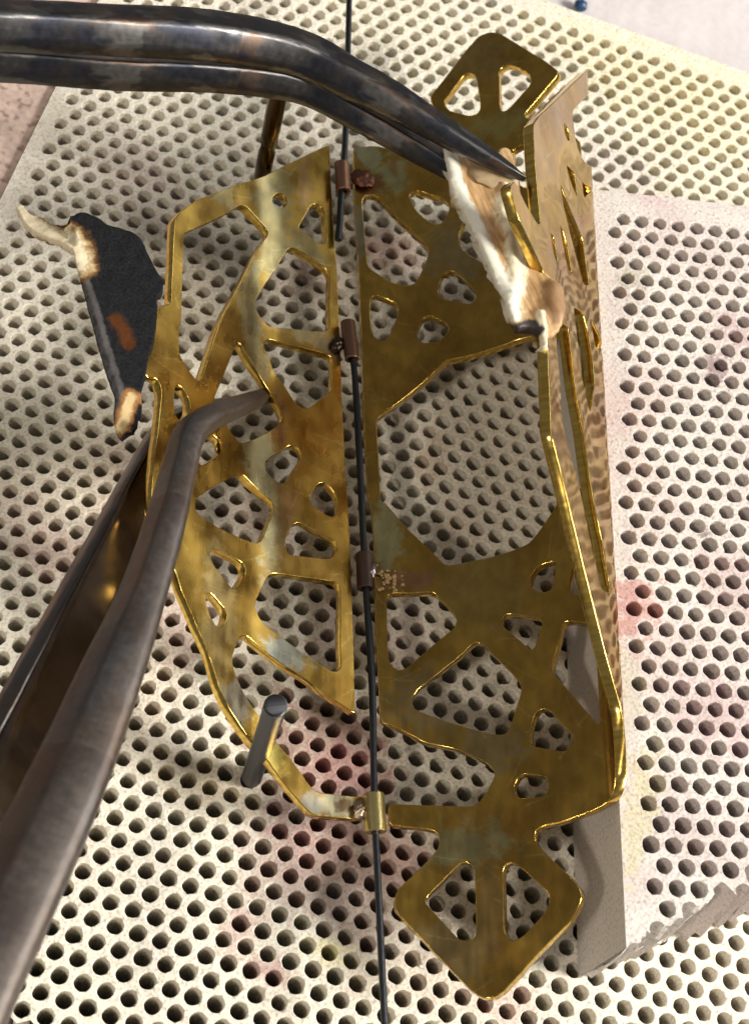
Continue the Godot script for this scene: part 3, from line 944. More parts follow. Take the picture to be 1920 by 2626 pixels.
func build_right_panel() -> void:
	var table := bend_table([[6.0, 3.0, 8.0], [8.0, 8.0, 30.0], [9.2, 30.0, 38.0], [BEND_LONG, 38.0, 128.0], [30.0, 128.0, 128.0]], Vector2(-22.45859, 5.01924))
	var rise := func(s: float) -> float:
		var a := maxf(0.0, -1.2 - s)
		var b := maxf(0.0, s - 74.0)
		return 0.05 * (sqrt(a * a + 1.0) - 1.0) + 0.04 * (sqrt(b * b + 1.0) - 1.0)
	var place := func(p: Vector2) -> Array:
		var b := on_bend(table, p.y)
		var flat := RIGHT_B0 + RIGHT_E * p.x + RIGHT_N * b.x
		var across := Vector3(RIGHT_N.x * cos(b.z), RIGHT_N.y * cos(b.z), sin(b.z))
		var along := Vector3(RIGHT_E.x, RIGHT_E.y, (rise.call(p.x + 0.1) - rise.call(p.x - 0.1)) / 0.2)
		var n := along.cross(across).normalized()
		var flat_n := Vector3(0, 0, 1) * cos(b.z) - Vector3(RIGHT_N.x, RIGHT_N.y, 0) * sin(b.z)
		if n.dot(flat_n) < 0.0:
			n = -n
		var dx := (fine.get_noise_2d(p.x * 0.14 + 0.3, p.y * 0.14 + 9.0) - fine.get_noise_2d(p.x * 0.14 - 0.3, p.y * 0.14 + 9.0)) * 0.05
		var dy := (fine.get_noise_2d(p.x * 0.14, p.y * 0.14 + 9.3) - fine.get_noise_2d(p.x * 0.14, p.y * 0.14 + 8.7)) * 0.05
		n = (n - along * dx - across * dy).normalized()
		return [Vector3(flat.x, flat.y, b.y + rise.call(p.x)), n]
	var lo := Vector2(-6, -2)
	var hi := Vector2(98, 53)
	var olive := Color(0.44, 0.37, 0.13)
	var grey := Color(0.34, 0.27, 0.14)
	var spots := [
		[Vector2(34.0, 4.1), 1.6, 2.2, Color(0.30, 0.15, 0.06), 0.8], [Vector2(78.0, 2.4), 1.8, 1.6, Color(0.30, 0.14, 0.07), 0.75],
		[Vector2(38.3, 4.2), 5.0, 2.0, Color(0.48, 0.45, 0.24), 0.8], [Vector2(81.3, 2.1), 2.0, 2.0, Color(0.50, 0.48, 0.28), 0.9], [Vector2(79.1, 4.7), 3.0, 1.8, Color(0.44, 0.42, 0.22), 0.8], [Vector2(69.8, 11.5), 5.0, 5.0, grey, 0.7], [Vector2(71.7, 1.3), 4.0, 0.8, Color(0.34, 0.33, 0.25), 0.8],
		[Vector2(33.0, 12.8), 6.0, 5.0, Color(0.40, 0.28, 0.09), 0.7], [Vector2(22.1, 9.1), 4.0, 6.0, Color(0.36, 0.27, 0.13), 0.7], [Vector2(17.2, 13.2), 3.0, 4.0, grey, 0.7], [Vector2(9.1, 11.0), 2.4, 5.0, Color(0.36, 0.34, 0.18), 0.7], [Vector2(33.7, 6.7), 1.2, 2.4, Color(0.40, 0.21, 0.12), 0.7],
		[Vector2(0.1, 9.6), 4.0, 4.0, Color(0.37, 0.28, 0.13), 0.7], [Vector2(3.8, 12.9), 5.0, 1.5, Color(0.38, 0.26, 0.11), 0.6], [Vector2(93.3, 13.7), 4.0, 4.0, Color(0.38, 0.26, 0.10), 0.7], [Vector2(84.3, 15.8), 2.0, 4.0, olive, 0.8], [Vector2(80.1, 4.7), 1.2, 0.6, Color(0.42, 0.20, 0.08), 0.7],
	]
	var maps := brass_maps(832, 416, lo, hi, spots, 620, 83, 24.6)
	var m := brass(maps[0], maps[1])
	var extra := PackedVector2Array()
	for i in 150:
		for k in 12:
			extra.append(Vector2(-5.0 + i * 0.7 + (k % 2) * 0.35, BEND_AT - 0.2 + k * 0.26))
	var sort := func(p: Vector2) -> int:
		if p.y > BEND_AT + BEND_LONG * 0.6:
			return 1
		if p.x < 8.6 and p.y > 4.5 and p.y < 21.4 and p.x < 8.3 - 0.02 * p.y:
			return 2
		if p.x > 84.2:
			return 3
		return 0
	var made := sheet(PackedVector2Array([Vector2(82.29, 0.45), Vector2(82.71, 2.75), Vector2(82.33, 4.95), Vector2(82.22, 7.33), Vector2(83.92, 9.07), Vector2(85.47, 9.47), Vector2(89.14, 8.36), Vector2(94.79, 12.22), Vector2(96.3, 13.55), Vector2(96.6, 14.72), Vector2(96.09, 15.92), Vector2(94.34, 17.57), Vector2(90.87, 20.79), Vector2(89.01, 22.24), Vector2(88.48, 22.05), Vector2(84.78, 18.36), Vector2(84.17, 18.77), Vector2(83.53, 19.26), Vector2(82.11, 22.41), Vector2(80.25, 23.74), Vector2(77.13, 23.8), Vector2(74.65, 26.06), Vector2(74.46, 27.36), Vector2(74.5, 28.3), Vector2(75.05, 29.5), Vector2(76.62, 29.66), Vector2(77.62, 30.2), Vector2(78.74, 29.79), Vector2(84.01, 25.19), Vector2(87.16, 25.06), Vector2(83.44, 28.43), Vector2(71.28, 39.11), Vector2(68.99, 40.79), Vector2(65.62, 40.71), Vector2(60.88, 40.22), Vector2(58.9, 39.95), Vector2(58.38, 40.62), Vector2(58.71, 43.48), Vector2(59.7, 45.46), Vector2(58.22, 46.73), Vector2(56.12, 44.96), Vector2(53.97, 39.52), Vector2(47.33, 39.44), Vector2(44.26, 39.48), Vector2(40.51, 39.5), Vector2(38.29, 39.55), Vector2(35.32, 37.44), Vector2(31.86, 35.21), Vector2(28.38, 32.97), Vector2(25.08, 30.7), Vector2(21.94, 28.39), Vector2(19.14, 26.01), Vector2(17.5, 25.45), Vector2(15.4, 25.1), Vector2(13.6, 24.8), Vector2(12.3, 24.2), Vector2(11.6, 23.4), Vector2(11.22, 22.44), Vector2(10.55, 19.69), Vector2(10.28, 17.44), Vector2(9.82, 17.05), Vector2(8.91, 17.15), Vector2(7.48, 18.45), Vector2(5.81, 20.06), Vector2(4.84, 20.78), Vector2(4.13, 20.95), Vector2(3.36, 20.61), Vector2(2.32, 19.9), Vector2(-0.06, 17.08), Vector2(-2.98, 14.03), Vector2(-3.44, 13.24), Vector2(-3.47, 12.4), Vector2(-2.97, 11.55), Vector2(0.32, 8.4), Vector2(3.39, 5.48), Vector2(4.06, 5.12), Vector2(4.87, 5.11), Vector2(5.6, 5.47), Vector2(7.44, 7.37), Vector2(8.93, 8.76), Vector2(9.6, 8.93), Vector2(10.41, 8.77), Vector2(10.72, 7.91), Vector2(10.97, 4.63), Vector2(12.87, 4.61), Vector2(12.76, 8.48), Vector2(12.53, 11.96), Vector2(13.17, 12.61), Vector2(14.05, 13.18), Vector2(15.1, 13.75), Vector2(15.59, 13.69), Vector2(16.27, 13.09), Vector2(17.11, 11.63), Vector2(17.82, 10.11), Vector2(18.33, 7.74), Vector2(19.54, 5.6), Vector2(20.17, 3.89), Vector2(23.96, 3.66), Vector2(29.71, 3.33), Vector2(35.68, 3.2), Vector2(40.27, 2.91), Vector2(42.91, 2.44), Vector2(50.47, 2.02), Vector2(56.73, 1.8), Vector2(60.19, 1.66), Vector2(64.99, 1.42), Vector2(71.32, 1.04), Vector2(76.07, 0.73)]), RIGHT_HOLES, place, SHEET, sort, 4, func(p: Vector2) -> Vector2: return (p - lo) / (hi - lo), 0.36, 0.9, 0.07, 0.02, extra, 0.4, 0.978)
	var t := thing("brass_panel", "right half of the etched brass frame, with one side folded up into a leaning wall", "brass panel", Vector3(21.76, -43.76, 9.00), "etched brass halves on the rods")
	put("etched_sheet", made[0], m, t)
	put("folded_wall", made[1], m, t)
	put("end_tab", made[2], m, t)
	put("end_tab", made[3], m, t)
	put("hinge_tube", tube(Vector3(-0.02, -77.97, 6.80), Vector3(1.11, -74.68, 6.80), 0.76, 0.42, 0.09), metal(Color(0.30, 0.155, 0.105), 0.42), t)
	put("solder_blob", lump(Vector3(2.38, -77.92, 5.70), Vector3(1.3, 1.0, 0.36), 0.4, 1.4, 7.0).mesh(), metal(Color(0.17, 0.075, 0.05), 0.35), t)
	put("hinge_tube", tube(Vector3(14.16, -37.27, 6.10), Vector3(15.24, -33.98, 6.10), 0.80, 0.42, 0.09), metal(Color(0.11, 0.075, 0.062), 0.42), t)
	put("solder_blob", lump(Vector3(15.29, -35.58, 6.20), Vector3(0.45, 1.05, 0.55), 0.3, 2.0, 12.0).mesh(), metal(Color(0.45, 0.40, 0.42), 0.16), t)
	var crumbs := Soup.new()
	rng.seed = 99
	for i in 46:
		var at: Vector3 = Vector3(16.88, -36.01, 5.50) + Vector3(rng.randfn(0.0, 0.75), rng.randfn(0.0, 0.55), 0.0)
		var r := rng.randf_range(0.07, 0.22)
		lump(at, Vector3(r, r, r * 0.7), 0.5, 2.0, i * 3.0, crumbs)
	var crust := StandardMaterial3D.new()
	crust.albedo_color = Color(0.30, 0.19, 0.08).linear_to_srgb()
	crust.roughness = 0.55
	var res := put("flux_residue", crumbs.mesh(), crust, t)
	res.set_meta("kind", "stuff")


func metal(c: Color, roughness: float) -> StandardMaterial3D:
	var m := StandardMaterial3D.new()
	m.albedo_color = c.linear_to_srgb()
	m.metallic = 1.0
	m.roughness = roughness
	m.heightmap_enabled = true
	m.heightmap_texture = dull
	m.heightmap_scale = 0.0015
	m.uv1_scale = Vector3(3, 3, 3)
	return m


var dull := noise_texture(3, 0.03, 4, 256)


# -------------------------------------------------------------------------------------------- rods, pins

func build_rods_and_pins() -> void:
	var bar := oval(16, 2.0)
	var dark := metal(Color(0.055, 0.056, 0.06), 0.38)
	var r1 := put("steel_rod", sweep([[Vector3(-5.73, -100.20, 7.40), 0.62, 0.62], [Vector3(-0.88, -82.25, 7.00), 0.66, 0.66], [Vector3(0.55, -76.32, 6.80), 0.68, 0.68], [Vector3(2.31, -68.99, 6.60), 0.68, 0.68]], bar, 8, 0.04), dark)
	tag(r1, "short dark steel rod through the copper coloured collar, running to the far edge", "rod", "dark rods through the collars")
	var r2 := put("steel_rod", sweep([[Vector3(6.25, -59.32, 6.40), 0.62, 0.62], [Vector3(8.66, -53.36, 6.30), 0.62, 0.62], [Vector3(14.70, -35.61, 6.10), 0.64, 0.64], [Vector3(18.32, -25.26, 6.00), 0.64, 0.64], [Vector3(21.66, -14.42, 5.90), 0.62, 0.62], [Vector3(27.48, 2.98, 5.80), 0.60, 0.60]], bar, 8, 0.03), metal(Color(0.05, 0.053, 0.06), 0.36))
	tag(r2, "long dark grey steel rod between the brass halves, running out at the near edge", "rod", "dark rods through the collars")
	var p1 := put("steel_pin", sweep([[Vector3(10.94, -15.77, -1.00), 1.72, 1.72], [Vector3(10.94, -15.84, 0.40), 1.80, 1.80], [Vector3(10.54, -15.81, 17.00), 1.85, 1.85], [Vector3(10.49, -15.74, 18.80), 1.85, 1.85], [Vector3(10.50, -15.74, 19.00), 1.72, 1.72]], oval(28, 2.0), 6, 0.03), metal(Color(0.10, 0.105, 0.115), 0.48))
	tag(p1, "thick grey steel pin standing in the board beside the thin brass arm", "pin", "pins stuck in the board")
	var p2 := put("steel_pin", sweep([[Vector3(-7.15, -74.66, -1.00), 1.5, 1.5], [Vector3(-7.24, -74.35, 11.00), 1.75, 1.75], [Vector3(-7.34, -74.75, 18.00), 1.8, 1.8], [Vector3(-7.34, -74.78, 18.20), 1.6, 1.6]], oval(28, 2.0), 6, 0.06), metal(Color(0.10, 0.062, 0.028), 0.2))
	tag(p2, "shiny brown-black pin behind the left brass half, its head under the upper tweezers", "pin", "pins stuck in the board")


# -------------------------------------------------------------------------------------------- burnt scraps

func slope_normal(f: Callable, p: Vector2) -> Vector3:
	var e := 0.12
	var dx: float = (f.call(p + Vector2(e, 0)) - f.call(p - Vector2(e, 0))) / (2.0 * e)
	var dy: float = (f.call(p + Vector2(0, e)) - f.call(p - Vector2(0, e))) / (2.0 * e)
	return Vector3(-dx, -dy, 1.0).normalized()


func from_segment(p: Vector2, line: PackedVector2Array) -> Vector2:   # (distance to a bent line, which side: + is to its right as it runs)
	var best := 1e9
	var side := 1.0
	for i in line.size() - 1:
		var q := Geometry2D.get_closest_point_to_segment(p, line[i], line[i + 1])
		var d := q.distance_to(p)
		if d < best:
			best = d
			side = signf((line[i + 1] - line[i]).cross(p - line[i]))
	return Vector2(best, side)


func build_scraps() -> void:
	# the charred strip over the left brass half
	var edge: PackedVector2Array = PackedVector2Array([Vector2(-25.82, -54.80), Vector2(-25.41, -55.53), Vector2(-24.95, -54.90), Vector2(-23.91, -54.08), Vector2(-23.25, -54.32), Vector2(-22.13, -53.58), Vector2(-21.04, -53.56), Vector2(-20.19, -54.02), Vector2(-19.90, -54.60), Vector2(-19.38, -54.87), Vector2(-18.25, -54.87), Vector2(-16.94, -54.38), Vector2(-14.79, -54.68), Vector2(-13.77, -54.17), Vector2(-12.40, -52.64), Vector2(-11.41, -51.55), Vector2(-10.56, -50.97), Vector2(-10.24, -49.61), Vector2(-10.56, -49.08), Vector2(-9.93, -47.35), Vector2(-9.46, -45.56), Vector2(-9.30, -44.18), Vector2(-9.21, -43.50), Vector2(-9.06, -42.18), Vector2(-8.77, -40.63), Vector2(-8.65, -39.28), Vector2(-7.89, -37.51), Vector2(-7.93, -35.93), Vector2(-8.45, -34.68), Vector2(-9.46, -35.31), Vector2(-10.02, -36.21), Vector2(-10.56, -38.02), Vector2(-12.06, -39.96), Vector2(-13.76, -42.47), Vector2(-16.27, -46.37), Vector2(-17.96, -49.02), Vector2(-18.97, -50.71), Vector2(-20.53, -51.42), Vector2(-22.64, -51.95), Vector2(-24.28, -52.96)])
	var fold: PackedVector2Array = PackedVector2Array([Vector2(-18.48, -50.74), Vector2(-16.17, -47.45), Vector2(-14.50, -45.00), Vector2(-12.75, -42.38), Vector2(-10.10, -38.57), Vector2(-9.59, -37.43)])
	var high := func(p: Vector2) -> float:
		var d := from_segment(p, fold)
		var h := 17.6
		if d.y > 0.0:
			h -= 0.4 * d.x
		else:
			h -= 0.05 * d.x
		var reach: float = clampf((Vector2(-18.03, -50.49).x - p.x) / 7.0, 0.0, 1.0)
		h += 0.3 * reach * reach
		return h + 0.10 * rough.get_noise_2d(p.x * 0.5, p.y * 0.5) + 0.012 * rough.get_noise_2d(p.x * 3.0, p.y * 3.0)
	var lo: Vector2 = Vector2(-27.64, -55.84) - Vector2(2, 4)
	var hi: Vector2 = Vector2(-4.61, -35.40) + Vector2(2, 2)
	var hot: PackedVector2Array = PackedVector2Array([Vector2(-12.92, -45.23), Vector2(-12.10, -44.51), Vector2(-11.15, -43.42)])
	var tip: PackedVector2Array = PackedVector2Array([Vector2(-9.20, -38.49), Vector2(-9.17, -37.20), Vector2(-9.09, -35.82)])
	var burnt: PackedVector2Array = PackedVector2Array([Vector2(-25.32, -55.48), Vector2(-23.70, -53.90), Vector2(-21.30, -53.49), Vector2(-19.15, -54.06), Vector2(-17.11, -53.13), Vector2(-17.02, -50.48), Vector2(-16.72, -47.31), Vector2(-9.55, -38.67)])
	var pale_line: PackedVector2Array = PackedVector2Array([Vector2(-25.63, -54.88), Vector2(-23.65, -53.00), Vector2(-21.51, -52.12), Vector2(-19.35, -51.62), Vector2(-18.19, -50.42), Vector2(-17.67, -49.22)])
	var skin := paint(360, 420, func(u: float, v: float) -> Color:
		var p := Vector2(lerpf(lo.x, hi.x, u), lerpf(lo.y, hi.y, v))
		var ragged := 0.45 * rough.get_noise_2d(p.x * 0.8, p.y * 0.8) + 0.25 * rough.get_noise_2d(p.x * 2.6, p.y * 2.6)
		var c := Color(0.012, 0.012, 0.014) * (1.0 + 0.8 * rough.get_noise_2d(p.x * 3.0, p.y * 3.0))
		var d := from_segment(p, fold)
		if d.y > 0.0:  # lighter facet and fold line: a highlight put into the colour
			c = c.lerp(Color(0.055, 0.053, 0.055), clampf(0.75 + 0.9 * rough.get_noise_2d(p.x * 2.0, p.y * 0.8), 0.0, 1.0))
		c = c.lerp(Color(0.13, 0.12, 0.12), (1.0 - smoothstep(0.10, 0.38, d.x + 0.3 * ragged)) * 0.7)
		var w := from_segment(p, pale_line).x + 0.9 * ragged
		c = c.lerp(Color(0.12, 0.06, 0.022), 1.0 - smoothstep(1.3, 1.9, w))
		c = c.lerp(Color(0.42, 0.30, 0.15), 1.0 - smoothstep(0.9, 1.4, w))
		c = c.lerp(Color(0.80, 0.70, 0.50), 1.0 - smoothstep(0.4, 1.0, w))
		var g := from_segment(p, hot).x + 0.6 * ragged
		c = c.lerp(Color(0.085, 0.028, 0.008), 1.0 - smoothstep(0.25, 0.95, g))
		var e := from_segment(p, tip).x + 0.5 * ragged
		c = c.lerp(Color(0.30, 0.14, 0.05), 1.0 - smoothstep(0.55, 0.95, e))
		c = c.lerp(Color(0.66, 0.50, 0.26), 1.0 - smoothstep(0.25, 0.6, e))
		c.a = 1.0
		return c)
	var coal := StandardMaterial3D.new()
	coal.albedo_texture = skin
	coal.roughness = 0.7
	coal.metallic_specular = 0.25
	coal.heightmap_enabled = true
	coal.heightmap_texture = noise_texture(77, 0.05, 4, 512)
	coal.heightmap_scale = 0.005
	var made := sheet(edge, [], func(p: Vector2) -> Array: return [Vector3(p.x, p.y, high.call(p)), slope_normal(high, p)], 1.0, func(_p: Vector2) -> int: return 0, 1, func(p: Vector2) -> Vector2: return (p - lo) / (hi - lo), 0.34, 0.55, 0.16, 0.05, PackedVector2Array(), 0.35)
	var s := put("charred_scrap", made[0], coal)
	tag(s, "blackened charred strip with a pale curled end, lying across the left brass edge", "scrap")

	# the scorched splinter in the upper tweezers
	var rim: PackedVector2Array = PackedVector2Array([Vector2(8.72, -66.97), Vector2(9.24, -67.48), Vector2(10.36, -67.34), Vector2(12.21, -67.24), Vector2(13.17, -68.05), Vector2(13.52, -68.85), Vector2(13.97, -69.85), Vector2(14.55, -69.88), Vector2(15.13, -69.02), Vector2(15.88, -67.73), Vector2(16.53, -65.95), Vector2(16.95, -63.87), Vector2(18.42, -60.90), Vector2(19.23, -59.10), Vector2(20.05, -58.67), Vector2(20.84, -58.01), Vector2(22.21, -57.44), Vector2(22.84, -56.55), Vector2(23.35, -54.77), Vector2(23.36, -53.47), Vector2(23.08, -52.40), Vector2(22.48, -51.53), Vector2(22.47, -50.37), Vector2(22.29, -50.13), Vector2(21.74, -50.85), Vector2(21.21, -51.78), Vector2(20.57, -52.10), Vector2(19.69, -51.32), Vector2(18.68, -52.31), Vector2(17.16, -54.23), Vector2(15.07, -57.44), Vector2(13.35, -59.62), Vector2(12.20, -61.60), Vector2(11.38, -61.47), Vector2(11.00, -61.84), Vector2(9.69, -65.06)])
	var white: PackedVector2Array = PackedVector2Array([Vector2(9.33, -67.11), Vector2(10.89, -63.91), Vector2(12.05, -62.17), Vector2(13.37, -60.52), Vector2(15.86, -57.22), Vector2(17.93, -54.26), Vector2(18.96, -52.59)])
	var ridge: PackedVector2Array = PackedVector2Array([Vector2(14.69, -65.14), Vector2(15.98, -61.66), Vector2(17.27, -58.70), Vector2(18.16, -56.49), Vector2(18.50, -54.08)])
	var ridge2: PackedVector2Array = PackedVector2Array([Vector2(15.21, -65.37), Vector2(16.82, -62.47), Vector2(18.56, -59.25)])
	var lobe: PackedVector2Array = PackedVector2Array([Vector2(21.60, -56.24), Vector2(22.36, -54.02)])
	var stalk: PackedVector2Array = PackedVector2Array([Vector2(21.09, -53.48), Vector2(21.88, -51.73), Vector2(22.31, -50.47)])
	var grain_dir: Vector2 = (Vector2(21.87, -50.90) - Vector2(10.25, -66.36)).normalized()
	var fibre := func(p: Vector2) -> float: return rough.get_noise_2d(p.dot(Vector2(-grain_dir.y, grain_dir.x)) * 2.2, p.dot(grain_dir) * 0.22)
	var body := func(p: Vector2) -> float:
		var h: float = 27.0 + 0.05 * fibre.call(p)
		h += 0.5 * exp(-pow(from_segment(p, white).x / 0.7, 2.0)) + 0.55 * exp(-pow(from_segment(p, ridge).x / 0.6, 2.0)) + 0.4 * exp(-pow(from_segment(p, ridge2).x / 0.45, 2.0)) + 0.8 * exp(-pow(from_segment(p, lobe).x / 1.0, 2.0)) + 0.5 * exp(-pow(from_segment(p, stalk).x / 0.5, 2.0))
		return h + 0.05 * rough.get_noise_2d(p.x * 0.9, p.y * 0.9)
	var rlo: Vector2 = Vector2(7.33, -67.83) - Vector2(2, 4)
	var rhi: Vector2 = Vector2(25.06, -50.58) + Vector2(2, 2)
	var ash: PackedVector2Array = PackedVector2Array([Vector2(19.67, -51.39), Vector2(20.55, -52.34), Vector2(21.36, -51.85)])
	var glow: PackedVector2Array = PackedVector2Array([Vector2(15.58, -63.27), Vector2(17.14, -60.39), Vector2(18.19, -56.93), Vector2(18.65, -53.30)])
	var toast := paint(320, 420, func(u: float, v: float) -> Color:
		var p := Vector2(lerpf(rlo.x, rhi.x, u), lerpf(rlo.y, rhi.y, v))
		var ragged := 0.4 * rough.get_noise_2d(p.x * 1.1 + 3.0, p.y * 0.6) + 0.2 * rough.get_noise_2d(p.x * 3.0, p.y * 1.6)
		var c: Color = Color(0.46, 0.29, 0.135) * (1.0 + 0.5 * fibre.call(p))
		c = c.lerp(Color(0.30, 0.145, 0.05), clampf(2.0 * fibre.call(p + Vector2(13, 7)), 0.0, 0.8))
		c = c.lerp(Color(0.76, 0.68, 0.50), 0.9 * (1.0 - smoothstep(0.5, 1.3, from_segment(p, glow).x + 1.4 * ragged)))
		c = c.lerp(Color(0.74, 0.64, 0.45), 0.9 * (1.0 - smoothstep(0.2, 0.5, from_segment(p, ridge2).x + 0.5 * ragged)))
		c = c.lerp(Color(0.72, 0.68, 0.58), 1.0 - smoothstep(0.5, 0.95, from_segment(p, white).x + 0.6 * ragged))
		c = c.lerp(Color(0.22, 0.12, 0.055), 0.8 * (1.0 - smoothstep(0.8, 1.3, from_segment(p, lobe).x + ragged)))
		c = c.lerp(Color(0.70, 0.60, 0.42), 1.0 - smoothstep(0.25, 0.5, from_segment(p, stalk).x + 0.4 * ragged))
		c = c.lerp(Color(0.035, 0.028, 0.028), 1.0 - smoothstep(0.3, 0.6, from_segment(p, ash).x + 0.4 * ragged))
		c.a = 1.0
		return c)
	var wood := StandardMaterial3D.new()
	wood.albedo_texture = toast
	wood.roughness = 0.55
	wood.subsurf_scatter_enabled = true
	wood.subsurf_scatter_strength = 0.05
	var cut := sheet(rim, [], func(p: Vector2) -> Array: return [Vector3(p.x, p.y, body.call(p)), slope_normal(body, p)], 1.6, func(_p: Vector2) -> int: return 0, 1, func(p: Vector2) -> Vector2: return (p - rlo) / (rhi - rlo), 0.3, 0.45, 0.3, 0.06, PackedVector2Array(), 0.35)
	var t := thing("scorched_splinter", "scorched white and brown splinter of wood held in the upper tweezers", "scrap", Vector3(16.62, -61.30, 26.00))
	put("splinter_body", cut[0], wood, t)
	var amber := StandardMaterial3D.new()
	amber.albedo_color = Color(0.34, 0.245, 0.135).linear_to_srgb()
	amber.roughness = 0.3
	amber.clearcoat_enabled = true
	amber.clearcoat = 0.6
	put("resin_blob", lump(Vector3(13.76, -66.31, 26.90), Vector3(2.3, 1.7, 0.85), 0.4, 0.8, 31.0).mesh(), amber, t)


# -------------------------------------------------------------------------------------------- tweezers

func tweezer_steel(seed_is: int, base: Color, tints: Array, roughness: float) -> StandardMaterial3D:
	var tex := paint(128, 384, func(u: float, v: float) -> Color:
		var c := base * (1.0 + 0.18 * rough.get_noise_2d(u * 5.0 + seed_is, v * 14.0))
		for t in tints:
			var n := rough.get_noise_2d(u * t[1] + seed_is * 2.0, v * t[2] + t[3])
			c = c.lerp(t[0], smoothstep(0.02, 0.35, n) * t[4])
		c.a = 1.0 + 0.10 * rough.get_noise_2d(u * 30.0, v * 60.0)
		return c)
	var gloss := paint(128, 256, func(u: float, v: float) -> Color:
		var r := roughness + 0.08 * rough.get_noise_2d(u * 9.0 + seed_is, v * 30.0) + 0.04 * rough.get_noise_2d(u * 60.0, v * 8.0)
		return Color(r, r, r).srgb_to_linear())
	var m := StandardMaterial3D.new()
	m.albedo_texture = tex
	m.metallic = 1.0
	m.roughness = 1.0
	m.roughness_texture = gloss
	m.heightmap_enabled = true
	m.heightmap_texture = noise_texture(seed_is, 0.03, 3, 256)
	m.heightmap_scale = 0.0012
	return m


func mirrored(points: Array) -> PackedVector2Array:
	var out := PackedVector2Array()
	for p: Vector2 in points:
		out.append(Vector2(-p.x, p.y))
	return out


